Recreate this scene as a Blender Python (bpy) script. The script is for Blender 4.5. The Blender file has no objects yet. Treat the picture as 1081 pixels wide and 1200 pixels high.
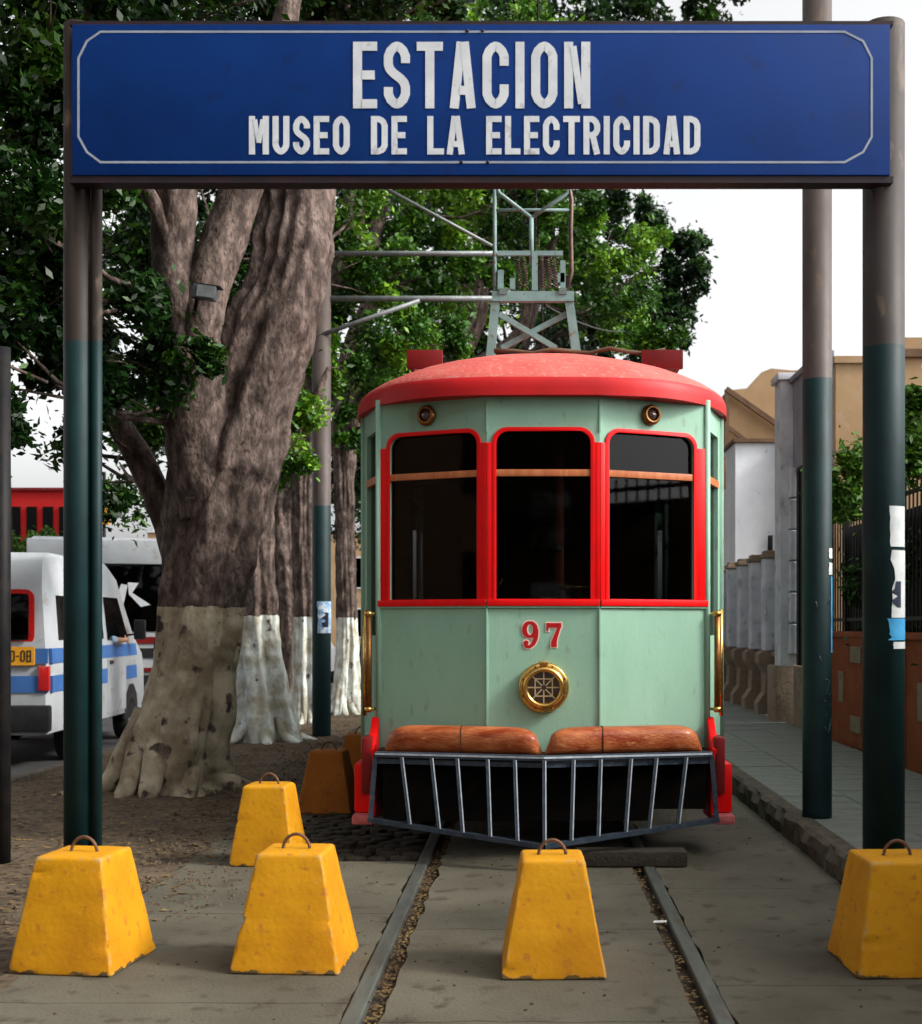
import bpy, bmesh, math, random
from mathutils import Vector, noise, Matrix
from mathutils.geometry import tessellate_polygon
random.seed(7)
sc = bpy.context.scene
COL = sc.collection
PI = math.pi

# ------------------------------------------------------------------ camera, sky, sun, exposure
F, VX, VY, W, H, CH = 1500.0, 623.0, 733.0, 1081.0, 1200.0, 1.52
cam = bpy.data.objects.new('camera', bpy.data.cameras.new('camera'))
COL.objects.link(cam); sc.camera = cam
cam.location = (0, 0, CH); cam.rotation_euler = (PI/2, 0, 0)
cam.data.sensor_fit = 'HORIZONTAL'; cam.data.sensor_width = 36.0
cam.data.lens = F/W*36.0
cam.data.shift_x = (W/2-VX)/W; cam.data.shift_y = (VY-H/2)/W
cam.data.dof.use_dof = True; cam.data.dof.focus_distance = 8.6; cam.data.dof.aperture_fstop = 4.0
cam.data.clip_start = 0.05; cam.data.clip_end = 3000

SUN_EL, SUN_AZ = math.radians(37), math.radians(104)      # azimuth measured from +Y towards +X
world = bpy.data.worlds.new('World'); sc.world = world; world.use_nodes = True
wn, wl = world.node_tree.nodes, world.node_tree.links
wn.clear()
sky = wn.new('ShaderNodeTexSky'); sky.sky_type = 'NISHITA'; sky.sun_disc = False
sky.sun_elevation = SUN_EL; sky.sun_rotation = SUN_AZ
sky.dust_density = 5.0; sky.air_density = 1.0; sky.ozone_density = 1.0
hs = wn.new('ShaderNodeHueSaturation'); hs.inputs['Saturation'].default_value = 0.06
bg = wn.new('ShaderNodeBackground'); bg.inputs['Strength'].default_value = 0.15
wo = wn.new('ShaderNodeOutputWorld')
wl.new(sky.outputs[0], hs.inputs['Color']); wl.new(hs.outputs[0], bg.inputs[0]); wl.new(bg.outputs[0], wo.inputs[0])

sl = bpy.data.lights.new('sun', 'SUN'); sl.energy = 1.5; sl.angle = math.radians(10); sl.color = (1, .95, .86)
sun = bpy.data.objects.new('sun', sl); COL.objects.link(sun)
sd = Vector((math.sin(SUN_AZ)*math.cos(SUN_EL), math.cos(SUN_AZ)*math.cos(SUN_EL), math.sin(SUN_EL)))
sun.rotation_euler = (-sd).to_track_quat('-Z', 'Y').to_euler()
vs = sc.view_settings
sc.display_settings.display_device = 'sRGB'
vs.view_transform = 'Standard'; vs.look = 'None'; vs.exposure = 1.15; vs.gamma = 1.0; vs.use_curve_mapping = False

# ------------------------------------------------------------------ helpers
def at(px, py, d):                       # measured point of the photograph at distance d -> world point
    s = F/d
    return Vector(((px-VX)/s, d, CH+(VY-py)/s))

MATS = {}
def mat(name, c1, c2=None, scale=4.0, rough=0.6, metal=0.0, bump=0.0, bscale=None, c3=None, s3=30.0, a3=0.5,
        coat=0.0, stretch=(1, 1, 1), spec=0.22, lo=.35, hi=.65, sub=0.0):
    m = bpy.data.materials.new(name); m.use_nodes = True
    n, l = m.node_tree.nodes, m.node_tree.links
    p = n['Principled BSDF']
    p.inputs['Roughness'].default_value = rough; p.inputs['Metallic'].default_value = metal
    p.inputs['Specular IOR Level'].default_value = spec
    p.inputs['Coat Weight'].default_value = coat; p.inputs['Coat Roughness'].default_value = 0.12
    tc = n.new('ShaderNodeTexCoord'); mp = n.new('ShaderNodeMapping'); mp.inputs['Scale'].default_value = stretch
    l.new(tc.outputs['Object'], mp.inputs[0])
    c2 = c2 or tuple(x*0.8 for x in c1)
    nz = n.new('ShaderNodeTexNoise'); nz.inputs['Scale'].default_value = scale; nz.inputs['Detail'].default_value = 6
    nz.inputs['Roughness'].default_value = .62
    l.new(mp.outputs[0], nz.inputs['Vector'])
    cr = n.new('ShaderNodeValToRGB'); cr.color_ramp.elements[0].position = lo; cr.color_ramp.elements[1].position = hi
    cr.color_ramp.elements[0].color = (*c1, 1); cr.color_ramp.elements[1].color = (*c2, 1)
    l.new(nz.outputs['Fac'], cr.inputs[0])
    out = cr.outputs[0]
    if c3:
        nz2 = n.new('ShaderNodeTexNoise'); nz2.inputs['Scale'].default_value = s3; nz2.inputs['Detail'].default_value = 5
        l.new(mp.outputs[0], nz2.inputs['Vector'])
        c = n.new('ShaderNodeValToRGB'); c.color_ramp.elements[0].position = a3; c.color_ramp.elements[1].position = min(1, a3+.1)
        l.new(nz2.outputs['Fac'], c.inputs[0])
        mx = n.new('ShaderNodeMix'); mx.data_type = 'RGBA'; l.new(c.outputs[0], mx.inputs[0])
        l.new(out, mx.inputs[6]); mx.inputs[7].default_value = (*c3, 1)
        out = mx.outputs[2]
    l.new(out, p.inputs['Base Color'])
    rr = n.new('ShaderNodeMapRange'); rr.inputs['To Min'].default_value = max(0.02, rough-.12); rr.inputs['To Max'].default_value = min(1, rough+.12)
    l.new(nz.outputs['Fac'], rr.inputs[0]); l.new(rr.outputs[0], p.inputs['Roughness'])
    if bump:
        nb = n.new('ShaderNodeTexNoise'); nb.inputs['Scale'].default_value = bscale or scale*6; nb.inputs['Detail'].default_value = 8
        l.new(mp.outputs[0], nb.inputs['Vector'])
        b = n.new('ShaderNodeBump'); b.inputs['Strength'].default_value = bump; b.inputs['Distance'].default_value = 0.02
        l.new(nb.outputs['Fac'], b.inputs['Height']); l.new(b.outputs[0], p.inputs['Normal'])
    MATS[name] = m
    return m

def zband(m, z, c_low, c_low2, edge=0.03, scale=8, low_rough=.8, patch=None):
    """paint below height z (object space) over material m, with a slightly ragged edge"""
    n, l = m.node_tree.nodes, m.node_tree.links
    p = n['Principled BSDF']
    src = p.inputs['Base Color'].links[0].from_socket
    tc = n.new('ShaderNodeTexCoord'); sp = n.new('ShaderNodeSeparateXYZ'); l.new(tc.outputs['Object'], sp.inputs[0])
    nz = n.new('ShaderNodeTexNoise'); nz.inputs['Scale'].default_value = scale; nz.inputs['Detail'].default_value = 6
    l.new(tc.outputs['Object'], nz.inputs['Vector'])
    ma = n.new('ShaderNodeMath'); ma.operation = 'MULTIPLY_ADD'; ma.inputs[1].default_value = edge*2
    l.new(nz.outputs['Fac'], ma.inputs[0]); l.new(sp.outputs['Z'], ma.inputs[2])
    lt = n.new('ShaderNodeMath'); lt.operation = 'LESS_THAN'; lt.inputs[1].default_value = z+edge
    l.new(ma.outputs[0], lt.inputs[0])
    cr = n.new('ShaderNodeValToRGB'); cr.color_ramp.elements[0].position = .38; cr.color_ramp.elements[1].position = .62
    cr.color_ramp.elements[0].color = (*c_low, 1); cr.color_ramp.elements[1].color = (*c_low2, 1)
    l.new(nz.outputs['Fac'], cr.inputs[0])
    fac = lt.outputs[0]
    if patch is not None:                # worn-off paint
        nw = n.new('ShaderNodeTexNoise'); nw.inputs['Scale'].default_value = 6; nw.inputs['Detail'].default_value = 8
        l.new(tc.outputs['Object'], nw.inputs['Vector'])
        g = n.new('ShaderNodeValToRGB'); g.color_ramp.elements[0].position = patch; g.color_ramp.elements[1].position = patch+.06
        g.color_ramp.elements[0].color = (0, 0, 0, 1); g.color_ramp.elements[1].color = (1, 1, 1, 1)
        l.new(nw.outputs['Fac'], g.inputs[0])
        mm = n.new('ShaderNodeMath'); mm.operation = 'MULTIPLY'; l.new(fac, mm.inputs[0]); l.new(g.outputs[0], mm.inputs[1])
        fac = mm.outputs[0]
    mx = n.new('ShaderNodeMix'); mx.data_type = 'RGBA'; l.new(fac, mx.inputs[0]); l.new(src, mx.inputs[6]); l.new(cr.outputs[0], mx.inputs[7])
    l.new(mx.outputs[2], p.inputs['Base Color'])
    return m

def tag(o, label=None, cat=None, group=None, kind=None):
    if label: o['label'] = label
    if cat: o['category'] = cat
    if group: o['group'] = group
    if kind: o['kind'] = kind
    return o
def empty(name, loc=(0, 0, 0), rz=0, label=None, cat=None, group=None):
    o = bpy.data.objects.new(name, None); COL.objects.link(o); o.location = loc; o.rotation_euler = (0, 0, rz)
    o.empty_display_size = .1
    return tag(o, label, cat, group)
def copy_tree(o, parent=None):
    c = o.copy(); COL.objects.link(c); c.parent = parent
    for ch in list(o.children): copy_tree(ch, c)
    return c

class MB:
    def __init__(s): s.v = []; s.f = []; s.m = []; s.sm = []; s.k = 0
    def add(s, vs_, fs, smooth=False, mi=None):
        b = len(s.v); s.v += [tuple(p) for p in vs_]
        for f in fs: s.f.append(tuple(b+i for i in f)); s.m.append(s.k if mi is None else mi); s.sm.append(smooth)
        return s
    def box(s, a, b, M=None):
        x0, y0, z0 = a; x1, y1, z1 = b
        p = [Vector(q) for q in ((x0,y0,z0),(x1,y0,z0),(x1,y1,z0),(x0,y1,z0),(x0,y0,z1),(x1,y0,z1),(x1,y1,z1),(x0,y1,z1))]
        if M: p = [M @ q for q in p]
        return s.add(p, [(0,3,2,1),(4,5,6,7),(0,1,5,4),(1,2,6,5),(2,3,7,6),(3,0,4,7)])
    def bar(s, a, b, w, h, up=(0, 0, 1)):            # rectangular bar from a to b
        a, b = Vector(a), Vector(b); d = (b-a).normalized(); u = Vector(up)
        r = d.cross(u)
        if r.length < 1e-4: r = d.cross(Vector((0, 1, 0)))
        r.normalize(); u = r.cross(d)
        p = []
        for c in (a, b):
            for sx, sz in ((-1,-1),(1,-1),(1,1),(-1,1)): p.append(c + r*(sx*w/2) + u*(sz*h/2))
        return s.add(p, [(3,2,1,0),(4,5,6,7),(0,1,5,4),(1,2,6,5),(2,3,7,6),(3,0,4,7)])
    def tube(s, pts, rad, n=10, cap=True, smooth=True, jit=None):
        pts = [Vector(p) for p in pts]
        if not isinstance(rad, (list, tuple)): rad = [rad]*len(pts)
        vs_, prev = [], None
        for i, p in enumerate(pts):
            t = (pts[min(i+1, len(pts)-1)] - pts[max(i-1, 0)]).normalized()
            if prev is None:
                r = t.cross(Vector((0, 0, 1)))
                if r.length < 1e-3: r = Vector((1, 0, 0))
            else: r = prev - t*prev.dot(t)
            r.normalize(); prev = r; q = t.cross(r)
            for k in range(n):
                a = 2*PI*k/n
                rr = rad[i] * (jit(i, a, p) if jit else 1)
                vs_.append(p + (r*math.cos(a) + q*math.sin(a))*rr)
        fs = []
        for i in range(len(pts)-1):
            for k in range(n):
                k2 = (k+1) % n
                fs.append((i*n+k, i*n+k2, (i+1)*n+k2, (i+1)*n+k))
        if cap: fs.append(tuple(range(n))[::-1]); fs.append(tuple((len(pts)-1)*n+k for k in range(n)))
        return s.add(vs_, fs, smooth)
    def lathe(s, prof, n=32, M=None, smooth=True):   # prof: (r,z) about Z
        vs_ = []
        for r, z in prof:
            for k in range(n):
                a = 2*PI*k/n; q = Vector((r*math.cos(a), r*math.sin(a), z)); vs_.append(M @ q if M else q)
        fs = [(i*n+k, i*n+(k+1) % n, (i+1)*n+(k+1) % n, (i+1)*n+k) for i in range(len(prof)-1) for k in range(n)]
        return s.add(vs_, fs, smooth)
    def plate(s, outer, holes, t, M):                # 2D outline with holes extruded by t along local z, placed by M
        loops = [outer]+list(holes)
        tri = tessellate_polygon([[Vector((x, y, 0)) for x, y in lp] for lp in loops])
        flat = [p for lp in loops for p in lp]; n = len(flat)
        v = [M @ Vector((x, y, 0)) for x, y in flat] + [M @ Vector((x, y, t)) for x, y in flat]
        fs = []
        for a, b, c in tri:
            A, B, C_ = flat[a], flat[b], flat[c]
            if (B[0]-A[0])*(C_[1]-A[1])-(B[1]-A[1])*(C_[0]-A[0]) < 0: b, c = c, b
            fs.append((c, b, a)); fs.append((a+n, b+n, c+n))
        o = 0
        for lp in loops:
            area = sum(lp[i][0]*lp[(i+1) % len(lp)][1]-lp[(i+1) % len(lp)][0]*lp[i][1] for i in range(len(lp)))
            ccw = area > 0
            if lp is not outer: ccw = not ccw
            for i in range(len(lp)):
                a, b = o+i, o+(i+1) % len(lp)
                if lp is not outer: fs.append((a, b, b+n, a+n) if ccw else (b, a, a+n, b+n))
                else: fs.append((a, b, b+n, a+n) if ccw else (b, a, a+n, b+n))
            o += len(lp)
        return s.add(v, fs)
    def ribbon(s, pts, w, closed, t, M):             # flat stroke of width w (number or list), thickness t
        n = len(pts); P = [Vector(p) for p in pts]
        ws = w if isinstance(w, (list, tuple)) else [w]*n
        L, R = [], []
        for i in range(n):
            if closed: a, b = P[i-1], P[(i+1) % n]
            else: a, b = P[max(i-1, 0)], P[min(i+1, n-1)]
            d1 = (P[i]-a); d2 = (b-P[i])
            d1 = d1.normalized() if d1.length > 1e-9 else d2.normalized()
            d2 = d2.normalized() if d2.length > 1e-9 else d1
            n1, n2 = Vector((-d1.y, d1.x)), Vector((-d2.y, d2.x))
            m = (n1+n2).normalized(); k = max(.5, m.dot(n1))
            L.append(P[i]+m*(ws[i]/2/k)); R.append(P[i]-m*(ws[i]/2/k))
        v = [M @ Vector((q.x, q.y, z)) for z in (0, t) for q in L+R]
        fs = []
        N = 2*n
        for i in range(n if closed else n-1):
            j = (i+1) % n
            fs += [(N+i, N+n+i, N+n+j, N+j), (i, j, n+j, n+i), (i, N+i, N+j, j), (n+i, n+j, N+n+j, N+n+i)]
        if not closed: fs += [(0, n, N+n, N), (n-1, N+n-1, N+2*n-1, 2*n-1)]
        return s.add(v, fs)
    def build(s, name, mats, parent=None, bevel=0, seg=2, auto=False):
        me = bpy.data.meshes.new(name); me.from_pydata(s.v, [], s.f)
        for m in (mats if isinstance(mats, (list, tuple)) else [mats]): me.materials.append(MATS[m] if isinstance(m, str) else m)
        me.polygons.foreach_set('material_index', s.m); me.polygons.foreach_set('use_smooth', s.sm)
        me.update()
        if bevel:
            bm = bmesh.new(); bm.from_mesh(me)
            bmesh.ops.remove_doubles(bm, verts=bm.verts, dist=1e-5)
            es = [e for e in bm.edges if len(e.link_faces) == 2 and e.calc_face_angle(0) > .5]
            bmesh.ops.bevel(bm, geom=es, offset=bevel, segments=seg, profile=.6, affect='EDGES', clamp_overlap=True)
            bm.to_mesh(me); bm.free()
            if seg > 1: me.polygons.foreach_set('use_smooth', [True]*len(me.polygons)); me.set_sharp_from_angle(angle=math.radians(40))
        o = bpy.data.objects.new(name, me); COL.objects.link(o); o.parent = parent
        return o
def B(name, m, parent, a, b, bevel=0, **k): return MB().box(a, b).build(name, m, parent, bevel, **k)
def frame(origin, xdir, zup=(0, 0, 1)):              # matrix: local x=xdir, local y=up, local z=outward (x cross y)
    x = Vector(xdir).normalized(); y = Vector(zup).normalized(); z = x.cross(y)
    M = Matrix.Identity(4)
    for i in range(3): M[i][0], M[i][1], M[i][2], M[i][3] = x[i], y[i], z[i], origin[i]
    return M
def arch(u0, u1, z0, z1, r, n=6):
    p = [(u0, z0), (u1, z0)]
    for k in range(n+1): a = PI/2*k/n; p.append((u1-r+r*math.cos(a), z1-r+r*math.sin(a)))
    for k in range(n+1): a = PI/2+PI/2*k/n; p.append((u0+r+r*math.cos(a), z1-r+r*math.sin(a)))
    return p
def rrect(u0, u1, z0, z1, r, n=5):
    p = []
    for cx, cz, a0 in ((u1-r, z0+r, -PI/2), (u1-r, z1-r, 0), (u0+r, z1-r, PI/2), (u0+r, z0+r, PI)):
        for k in range(n+1): a = a0+PI/2*k/n; p.append((cx+r*math.cos(a), cz+r*math.sin(a)))
    return p
def glass(name, tint=(.02, .025, .03), alpha=.25, rough=.03):
    m = bpy.data.materials.new(name); m.use_nodes = True; n, l = m.node_tree.nodes, m.node_tree.links
    n.clear(); o = n.new('ShaderNodeOutputMaterial'); mx = n.new('ShaderNodeMixShader'); tr = n.new('ShaderNodeBsdfTransparent')
    tr.inputs[0].default_value = (alpha, alpha, alpha*1.03, 1)
    gl = n.new('ShaderNodeBsdfGlossy'); gl.inputs['Roughness'].default_value = rough; fr = n.new('ShaderNodeFresnel'); fr.inputs[0].default_value = 1.26
    nz = n.new('ShaderNodeTexNoise'); nz.inputs['Scale'].default_value = 3
    b = n.new('ShaderNodeBump'); b.inputs['Strength'].default_value = .03; l.new(nz.outputs[0], b.inputs['Height']); l.new(b.outputs[0], gl.inputs['Normal'])
    l.new(fr.outputs[0], mx.inputs[0]); l.new(tr.outputs[0], mx.inputs[1]); l.new(gl.outputs[0], mx.inputs[2]); l.new(mx.outputs[0], o.inputs[0])
    MATS[name] = m

# ------------------------------------------------------------------ materials
mat('green_paint', (.225, .385, .285), (.26, .43, .325), 3.0, .5, bump=.06, bscale=50, c3=(.21, .32, .23), s3=16, a3=.60, stretch=(1, 1, .4))
mat('red_paint', (.72, .002, .003), (.60, .002, .003), 5, .4, c3=(.35, .02, .015), s3=35, a3=.68)
mat('dark_red', (.17, .006, .006), (.11, .005, .005), 6, .5)
mat('roof_red', (.52, .115, .095), (.42, .065, .055), 2.2, .75, bump=.3, bscale=24, c3=(.46, .155, .13), s3=30, a3=.56)
mat('lip_red', (.50, .012, .014), (.40, .01, .012), 4, .5)
mat('step_pale', (.42, .13, .12), (.30, .05, .05), 9, .6)
mat('rail_wood', (.36, .10, .035), (.48, .17, .07), 3, .4, stretch=(8, 8, 1))
mat('pad_wood', (.20, .026, .004), (.40, .125, .040), 3.5, .5, bump=.3, bscale=22, c3=(.38, .15, .06), s3=12, a3=.60, coat=.15, stretch=(1, 3.5, 3.5))
mat('brass', (.78, .50, .16), (.60, .33, .08), 14, .27, metal=1.0)
mat('brass_dark', (.30, .14, .04), (.18, .08, .03), 14, .4, metal=.8)
mat('grille_pale', (.62, .50, .30), (.50, .38, .20), 30, .35, metal=.4)
mat('highlight_pale', (.50, .55, .60), (.30, .34, .38), 16, .5)  # pale paint standing for highlights on the fender edges
mat('fender_steel', (.022, .032, .046), (.045, .06, .08), 20, .4, metal=.1, c3=(.20, .08, .04), s3=40, a3=.66)
mat('black_metal', (.006, .006, .007), (.014, .012, .011), 9, .6, spec=.15)
mat('undercar', (.003, .003, .003), (.007, .006, .005), 9, .9, spec=.05)
mat('dark_wood', (.07, .03, .012), (.04, .018, .008), 6, .5, stretch=(6, 6, 1))
mat('tower_paint', (.20, .30, .29), (.14, .22, .21), 8, .5, c3=(.15, .09, .05), s3=25, a3=.62)
mat('spring_steel', (.12, .08, .06), (.07, .05, .04), 20, .5, metal=.6)
mat('num_red', (.42, .008, .01), (.34, .006, .01), 10, .5)
mat('num_edge', (.78, .60, .52), (.70, .5, .42), 10, .5)
mat('lens', (.10, .06, .05), (.05, .03, .03), 10, .08, coat=1)
mat('bluesign', (.0008, .022, .125), (.0010, .028, .155), 3, .6, spec=.12, c3=(.003, .02, .10), s3=9, a3=.63)
mat('sign_white', (.58, .60, .62), (.48, .50, .53), 9, .5, c3=(.36, .36, .38), s3=16, a3=.62)
mat('border_white', (.30, .33, .38), (.22, .25, .30), 9, .6)
mat('sign_frame', (.016, .012, .016), (.03, .015, .02), 8, .5)
mat('block_yellow', (.50, .228, .002), (.40, .160, .001), 3, .75, bump=.12, bscale=40, c3=(.34, .13, .012), s3=26, a3=.60)
mat('block_orange', (.34, .105, .006), (.25, .07, .005), 5, .7, bump=.12, bscale=40, c3=(.09, .05, .03), s3=16, a3=.62)
def worn_edges(m, col, p0=.535):
    n, l = m.node_tree.nodes, m.node_tree.links; p = n['Principled BSDF']; src = p.inputs['Base Color'].links[0].from_socket
    g = n.new('ShaderNodeNewGeometry'); nz = n.new('ShaderNodeTexNoise'); nz.inputs['Scale'].default_value = 22; nz.inputs['Detail'].default_value = 6
    tc = n.new('ShaderNodeTexCoord'); l.new(tc.outputs['Object'], nz.inputs['Vector'])
    ma = n.new('ShaderNodeMath'); ma.operation = 'MULTIPLY_ADD'; ma.inputs[1].default_value = .16; ma.inputs[2].default_value = -.08; l.new(nz.outputs['Fac'], ma.inputs[0])
    ad = n.new('ShaderNodeMath'); ad.operation = 'ADD'; l.new(g.outputs['Pointiness'], ad.inputs[0]); l.new(ma.outputs[0], ad.inputs[1])
    c = n.new('ShaderNodeValToRGB'); c.color_ramp.elements[0].position = p0; c.color_ramp.elements[1].position = p0+.05; l.new(ad.outputs[0], c.inputs[0])
    mx = n.new('ShaderNodeMix'); mx.data_type = 'RGBA'; l.new(c.outputs[0], mx.inputs[0]); l.new(src, mx.inputs[6]); mx.inputs[7].default_value = (*col, 1); l.new(mx.outputs[2], p.inputs['Base Color'])
worn_edges(MATS['block_yellow'], (.36, .22, .07)); worn_edges(MATS['block_orange'], (.10, .06, .03))
for nm_ in ('block_yellow', 'block_orange'): zband(MATS[nm_], .015, (.10, .06, .02), (.05, .035, .02), .045, 16, patch=.42)
mat('rebar', (.10, .05, .03), (.17, .09, .06), 30, .7, metal=.4)
mat('concrete', (.066, .059, .042), (.104, .094, .069), 1.3, .85, bump=.35, bscale=60, c3=(.054, .045, .032), s3=7, a3=.57)
mat('dirt', (.060, .042, .026), (.115, .082, .052), 2.5, .95, bump=.8, bscale=30, c3=(.03, .02, .013), s3=18, a3=.54)
mat('trackdirt', (.022, .015, .010), (.055, .038, .024), 9, .95, bump=.7, bscale=50)
mat('asphalt', (.045, .045, .048), (.06, .06, .06), 2, .9, bump=.2, bscale=120)
mat('ground', (.09, .08, .06), (.12, .10, .08), .5, .95)
mat('rail', (.105, .115, .10), (.06, .062, .055), 8, .5, metal=.25, c3=(.09, .05, .03), s3=22, a3=.6, stretch=(1, .2, 1))
mat('paving', (.17, .185, .165), (.125, .13, .12), 4, .8, bump=.2, bscale=50, c3=(.13, .12, .10), s3=12, a3=.6)
mat('kerbstone', (.065, .052, .038), (.10, .085, .065), 5, .9, bump=.8, bscale=14, c3=(.04, .035, .03), s3=14, a3=.55)
mat('cobble', (.028, .022, .017), (.05, .042, .032), 6, .85, bump=.4, bscale=40)
mat('litter', (.20, .135, .05), (.08, .045, .02), 1.2, .8)
mat('paper', (.62, .62, .58), (.5, .5, .46), 30, .8)
mat('stonewhite', (.54, .56, .60), (.38, .40, .44), 3, .8, bump=.15, bscale=30, c3=(.30, .30, .32), s3=6, a3=.58)
mat('plinth', (.17, .125, .09), (.23, .18, .13), 4, .85, bump=.35, bscale=24, c3=(.12, .10, .08), s3=8, a3=.58)
mat('greywall', (.22, .23, .26), (.17, .18, .21), 3, .85, bump=.2)
mat('beige', (.36, .235, .13), (.29, .19, .10), 1.5, .85, bump=.1, c3=(.34, .24, .16), s3=5, a3=.62)
mat('whitewash', (.74, .76, .80), (.62, .65, .70), 1.5, .85, c3=(.4, .4, .42), s3=7, a3=.66)
mat('brown', (.14, .08, .045), (.09, .05, .03), 4, .7)
mat('orangewall', (.24, .055, .018), (.18, .04, .014), 4, .85, bump=.15, c3=(.20, .06, .03), s3=10, a3=.6)
mat('redbuilding', (.45, .008, .008), (.42, .02, .018), 2, .8)
mat('white_van', (.40, .42, .44), (.32, .34, .36), 2, .35, coat=.4, c3=(.28, .26, .23), s3=5, a3=.62)  # white paint toned down; tree shade over the minibus is in the colour
mat('blue_van', (.05, .16, .42), (.04, .12, .34), 3, .35, coat=.5)
mat('tyre', (.012, .012, .012), (.02, .02, .02), 20, .8)
mat('silver', (.45, .45, .45), (.35, .35, .35), 20, .35, metal=.8)
mat('black_plastic', (.012, .012, .014), (.02, .02, .02), 10, .45)
mat('yellow_plate', (.75, .35, .02), (.65, .28, .02), 20, .5)
mat('lamp_red', (.6, .01, .01), (.4, .01, .01), 20, .2, coat=1)
mat('lamp_orange', (.8, .28, .02), (.6, .2, .02), 20, .2, coat=1)
mat('skin', (.42, .24, .16), (.36, .19, .12), 8, .5)
mat('shirt', (.25, .36, .45), (.2, .3, .4), 12, .8)
mat('iron', (.008, .009, .010), (.014, .014, .016), 10, .55, metal=.3)
mat('flood', (.07, .08, .09), (.10, .11, .12), 14, .4, metal=.5)
mat('wire', (.02, .018, .018), (.03, .03, .03), 10, .6)
mat('bracket', (.20, .22, .22), (.14, .15, .15), 10, .5, metal=.3)
mat('poster_blue', (.45, .62, .80), (.10, .25, .50), 7, .7, c3=(.70, .76, .82), s3=16, a3=.5)
mat('poster_white', (.55, .57, .56), (.42, .45, .45), 14, .7)
mat('poster_ink', (.012, .02, .04), (.02, .03, .06), 9, .7)
mat('poster_cyan', (.03, .20, .42), (.05, .30, .55), 9, .7)
glass('glass', alpha=.45); glass('darkglass', alpha=.05, rough=.05)
def post_mat(name, z, low=(.002, .014, .016), low2=(.003, .021, .022), top=((.075, .058, .052), (.05, .038, .034))):
    m = mat(name, top[0], top[1], 5, .55, c3=(.10, .07, .05), s3=12, a3=.6, bump=.05, bscale=30, stretch=(1, 1, .4))
    zband(m, z, low, low2, .015, 5); return m
def bark(name, z=None, lime=((.55, .56, .52), (.44, .42, .36)), patch=None):
    m = mat(name, (.030, .020, .016), (.170, .124, .106), 7.0, .85, bump=1.0, bscale=17, c3=(.055, .038, .030), s3=26, a3=.53, stretch=(1.3, 1.3, .7), lo=.40, hi=.66)
    if z: zband(m, z, lime[0], lime[1], .055, 5, patch=patch)
    return m
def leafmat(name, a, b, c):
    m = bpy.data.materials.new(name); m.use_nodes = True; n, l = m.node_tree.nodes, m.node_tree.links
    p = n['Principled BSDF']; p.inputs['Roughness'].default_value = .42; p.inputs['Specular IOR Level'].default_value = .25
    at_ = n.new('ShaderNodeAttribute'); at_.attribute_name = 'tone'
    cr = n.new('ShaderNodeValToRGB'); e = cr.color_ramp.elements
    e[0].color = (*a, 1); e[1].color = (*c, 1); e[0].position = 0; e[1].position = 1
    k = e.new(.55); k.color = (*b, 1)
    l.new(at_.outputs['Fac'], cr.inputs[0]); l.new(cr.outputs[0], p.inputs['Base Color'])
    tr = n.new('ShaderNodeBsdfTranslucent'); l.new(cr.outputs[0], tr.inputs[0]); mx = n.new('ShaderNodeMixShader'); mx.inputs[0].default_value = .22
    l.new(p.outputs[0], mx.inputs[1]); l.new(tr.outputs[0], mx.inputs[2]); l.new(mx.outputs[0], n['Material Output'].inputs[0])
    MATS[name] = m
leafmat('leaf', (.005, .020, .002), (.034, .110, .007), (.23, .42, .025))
leafmat('leaf_shaded', (.002, .007, .002), (.009, .036, .004), (.060, .145, .012))  # same leaf in darker greens; shade on the left crowns put into colour
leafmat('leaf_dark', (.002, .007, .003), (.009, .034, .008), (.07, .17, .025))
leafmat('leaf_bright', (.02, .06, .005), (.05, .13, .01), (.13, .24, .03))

# ------------------------------------------------------------------ ground and track
def sheet(name, m, x0, x1, y0, y1, z): return tag(MB().add([(x0,y0,z),(x1,y0,z),(x1,y1,z),(x0,y1,z)], [(0,1,2,3)]).build(name, m), kind='structure')
sheet('ground', 'ground', -900, 900, -300, 1500, -.16)
# earth strip under the trees
def heightfield(name, m, x0, x1, y0, y1, st, z, amp, parent=None):
    nx, ny = int((x1-x0)/st), int((y1-y0)/st); v, f = [], []
    for j in range(ny+1):
        for i in range(nx+1):
            x, y = x0+(x1-x0)*i/nx, y0+(y1-y0)*j/ny
            v.append((x, y, z+amp*noise.fractal(Vector((x*1.6, y*1.6, z)), 1, 2, 4)))
    for j in range(ny):
        for i in range(nx): a = j*(nx+1)+i; f.append((a, a+1, a+nx+2, a+nx+1))
    return MB().add(v, f, True).build(name, m, parent)
tag(heightfield('earth_verge', 'dirt', -5.0, -2.19, -2, 46, .12, -.012, .03), kind='structure')
tag(heightfield('track_bed', 'trackdirt', -2.2, 1.86, -2, 46, .10, -.035, .02), kind='structure')
sheet('road', 'asphalt', -14, -5.14, -30, 200, -.10)
rk = tag(MB().box((-5.14, -30, -.15), (-5.0, 200, .03)).build('road_kerb', 'kerbstone', bevel=.02), kind='structure')
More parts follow.
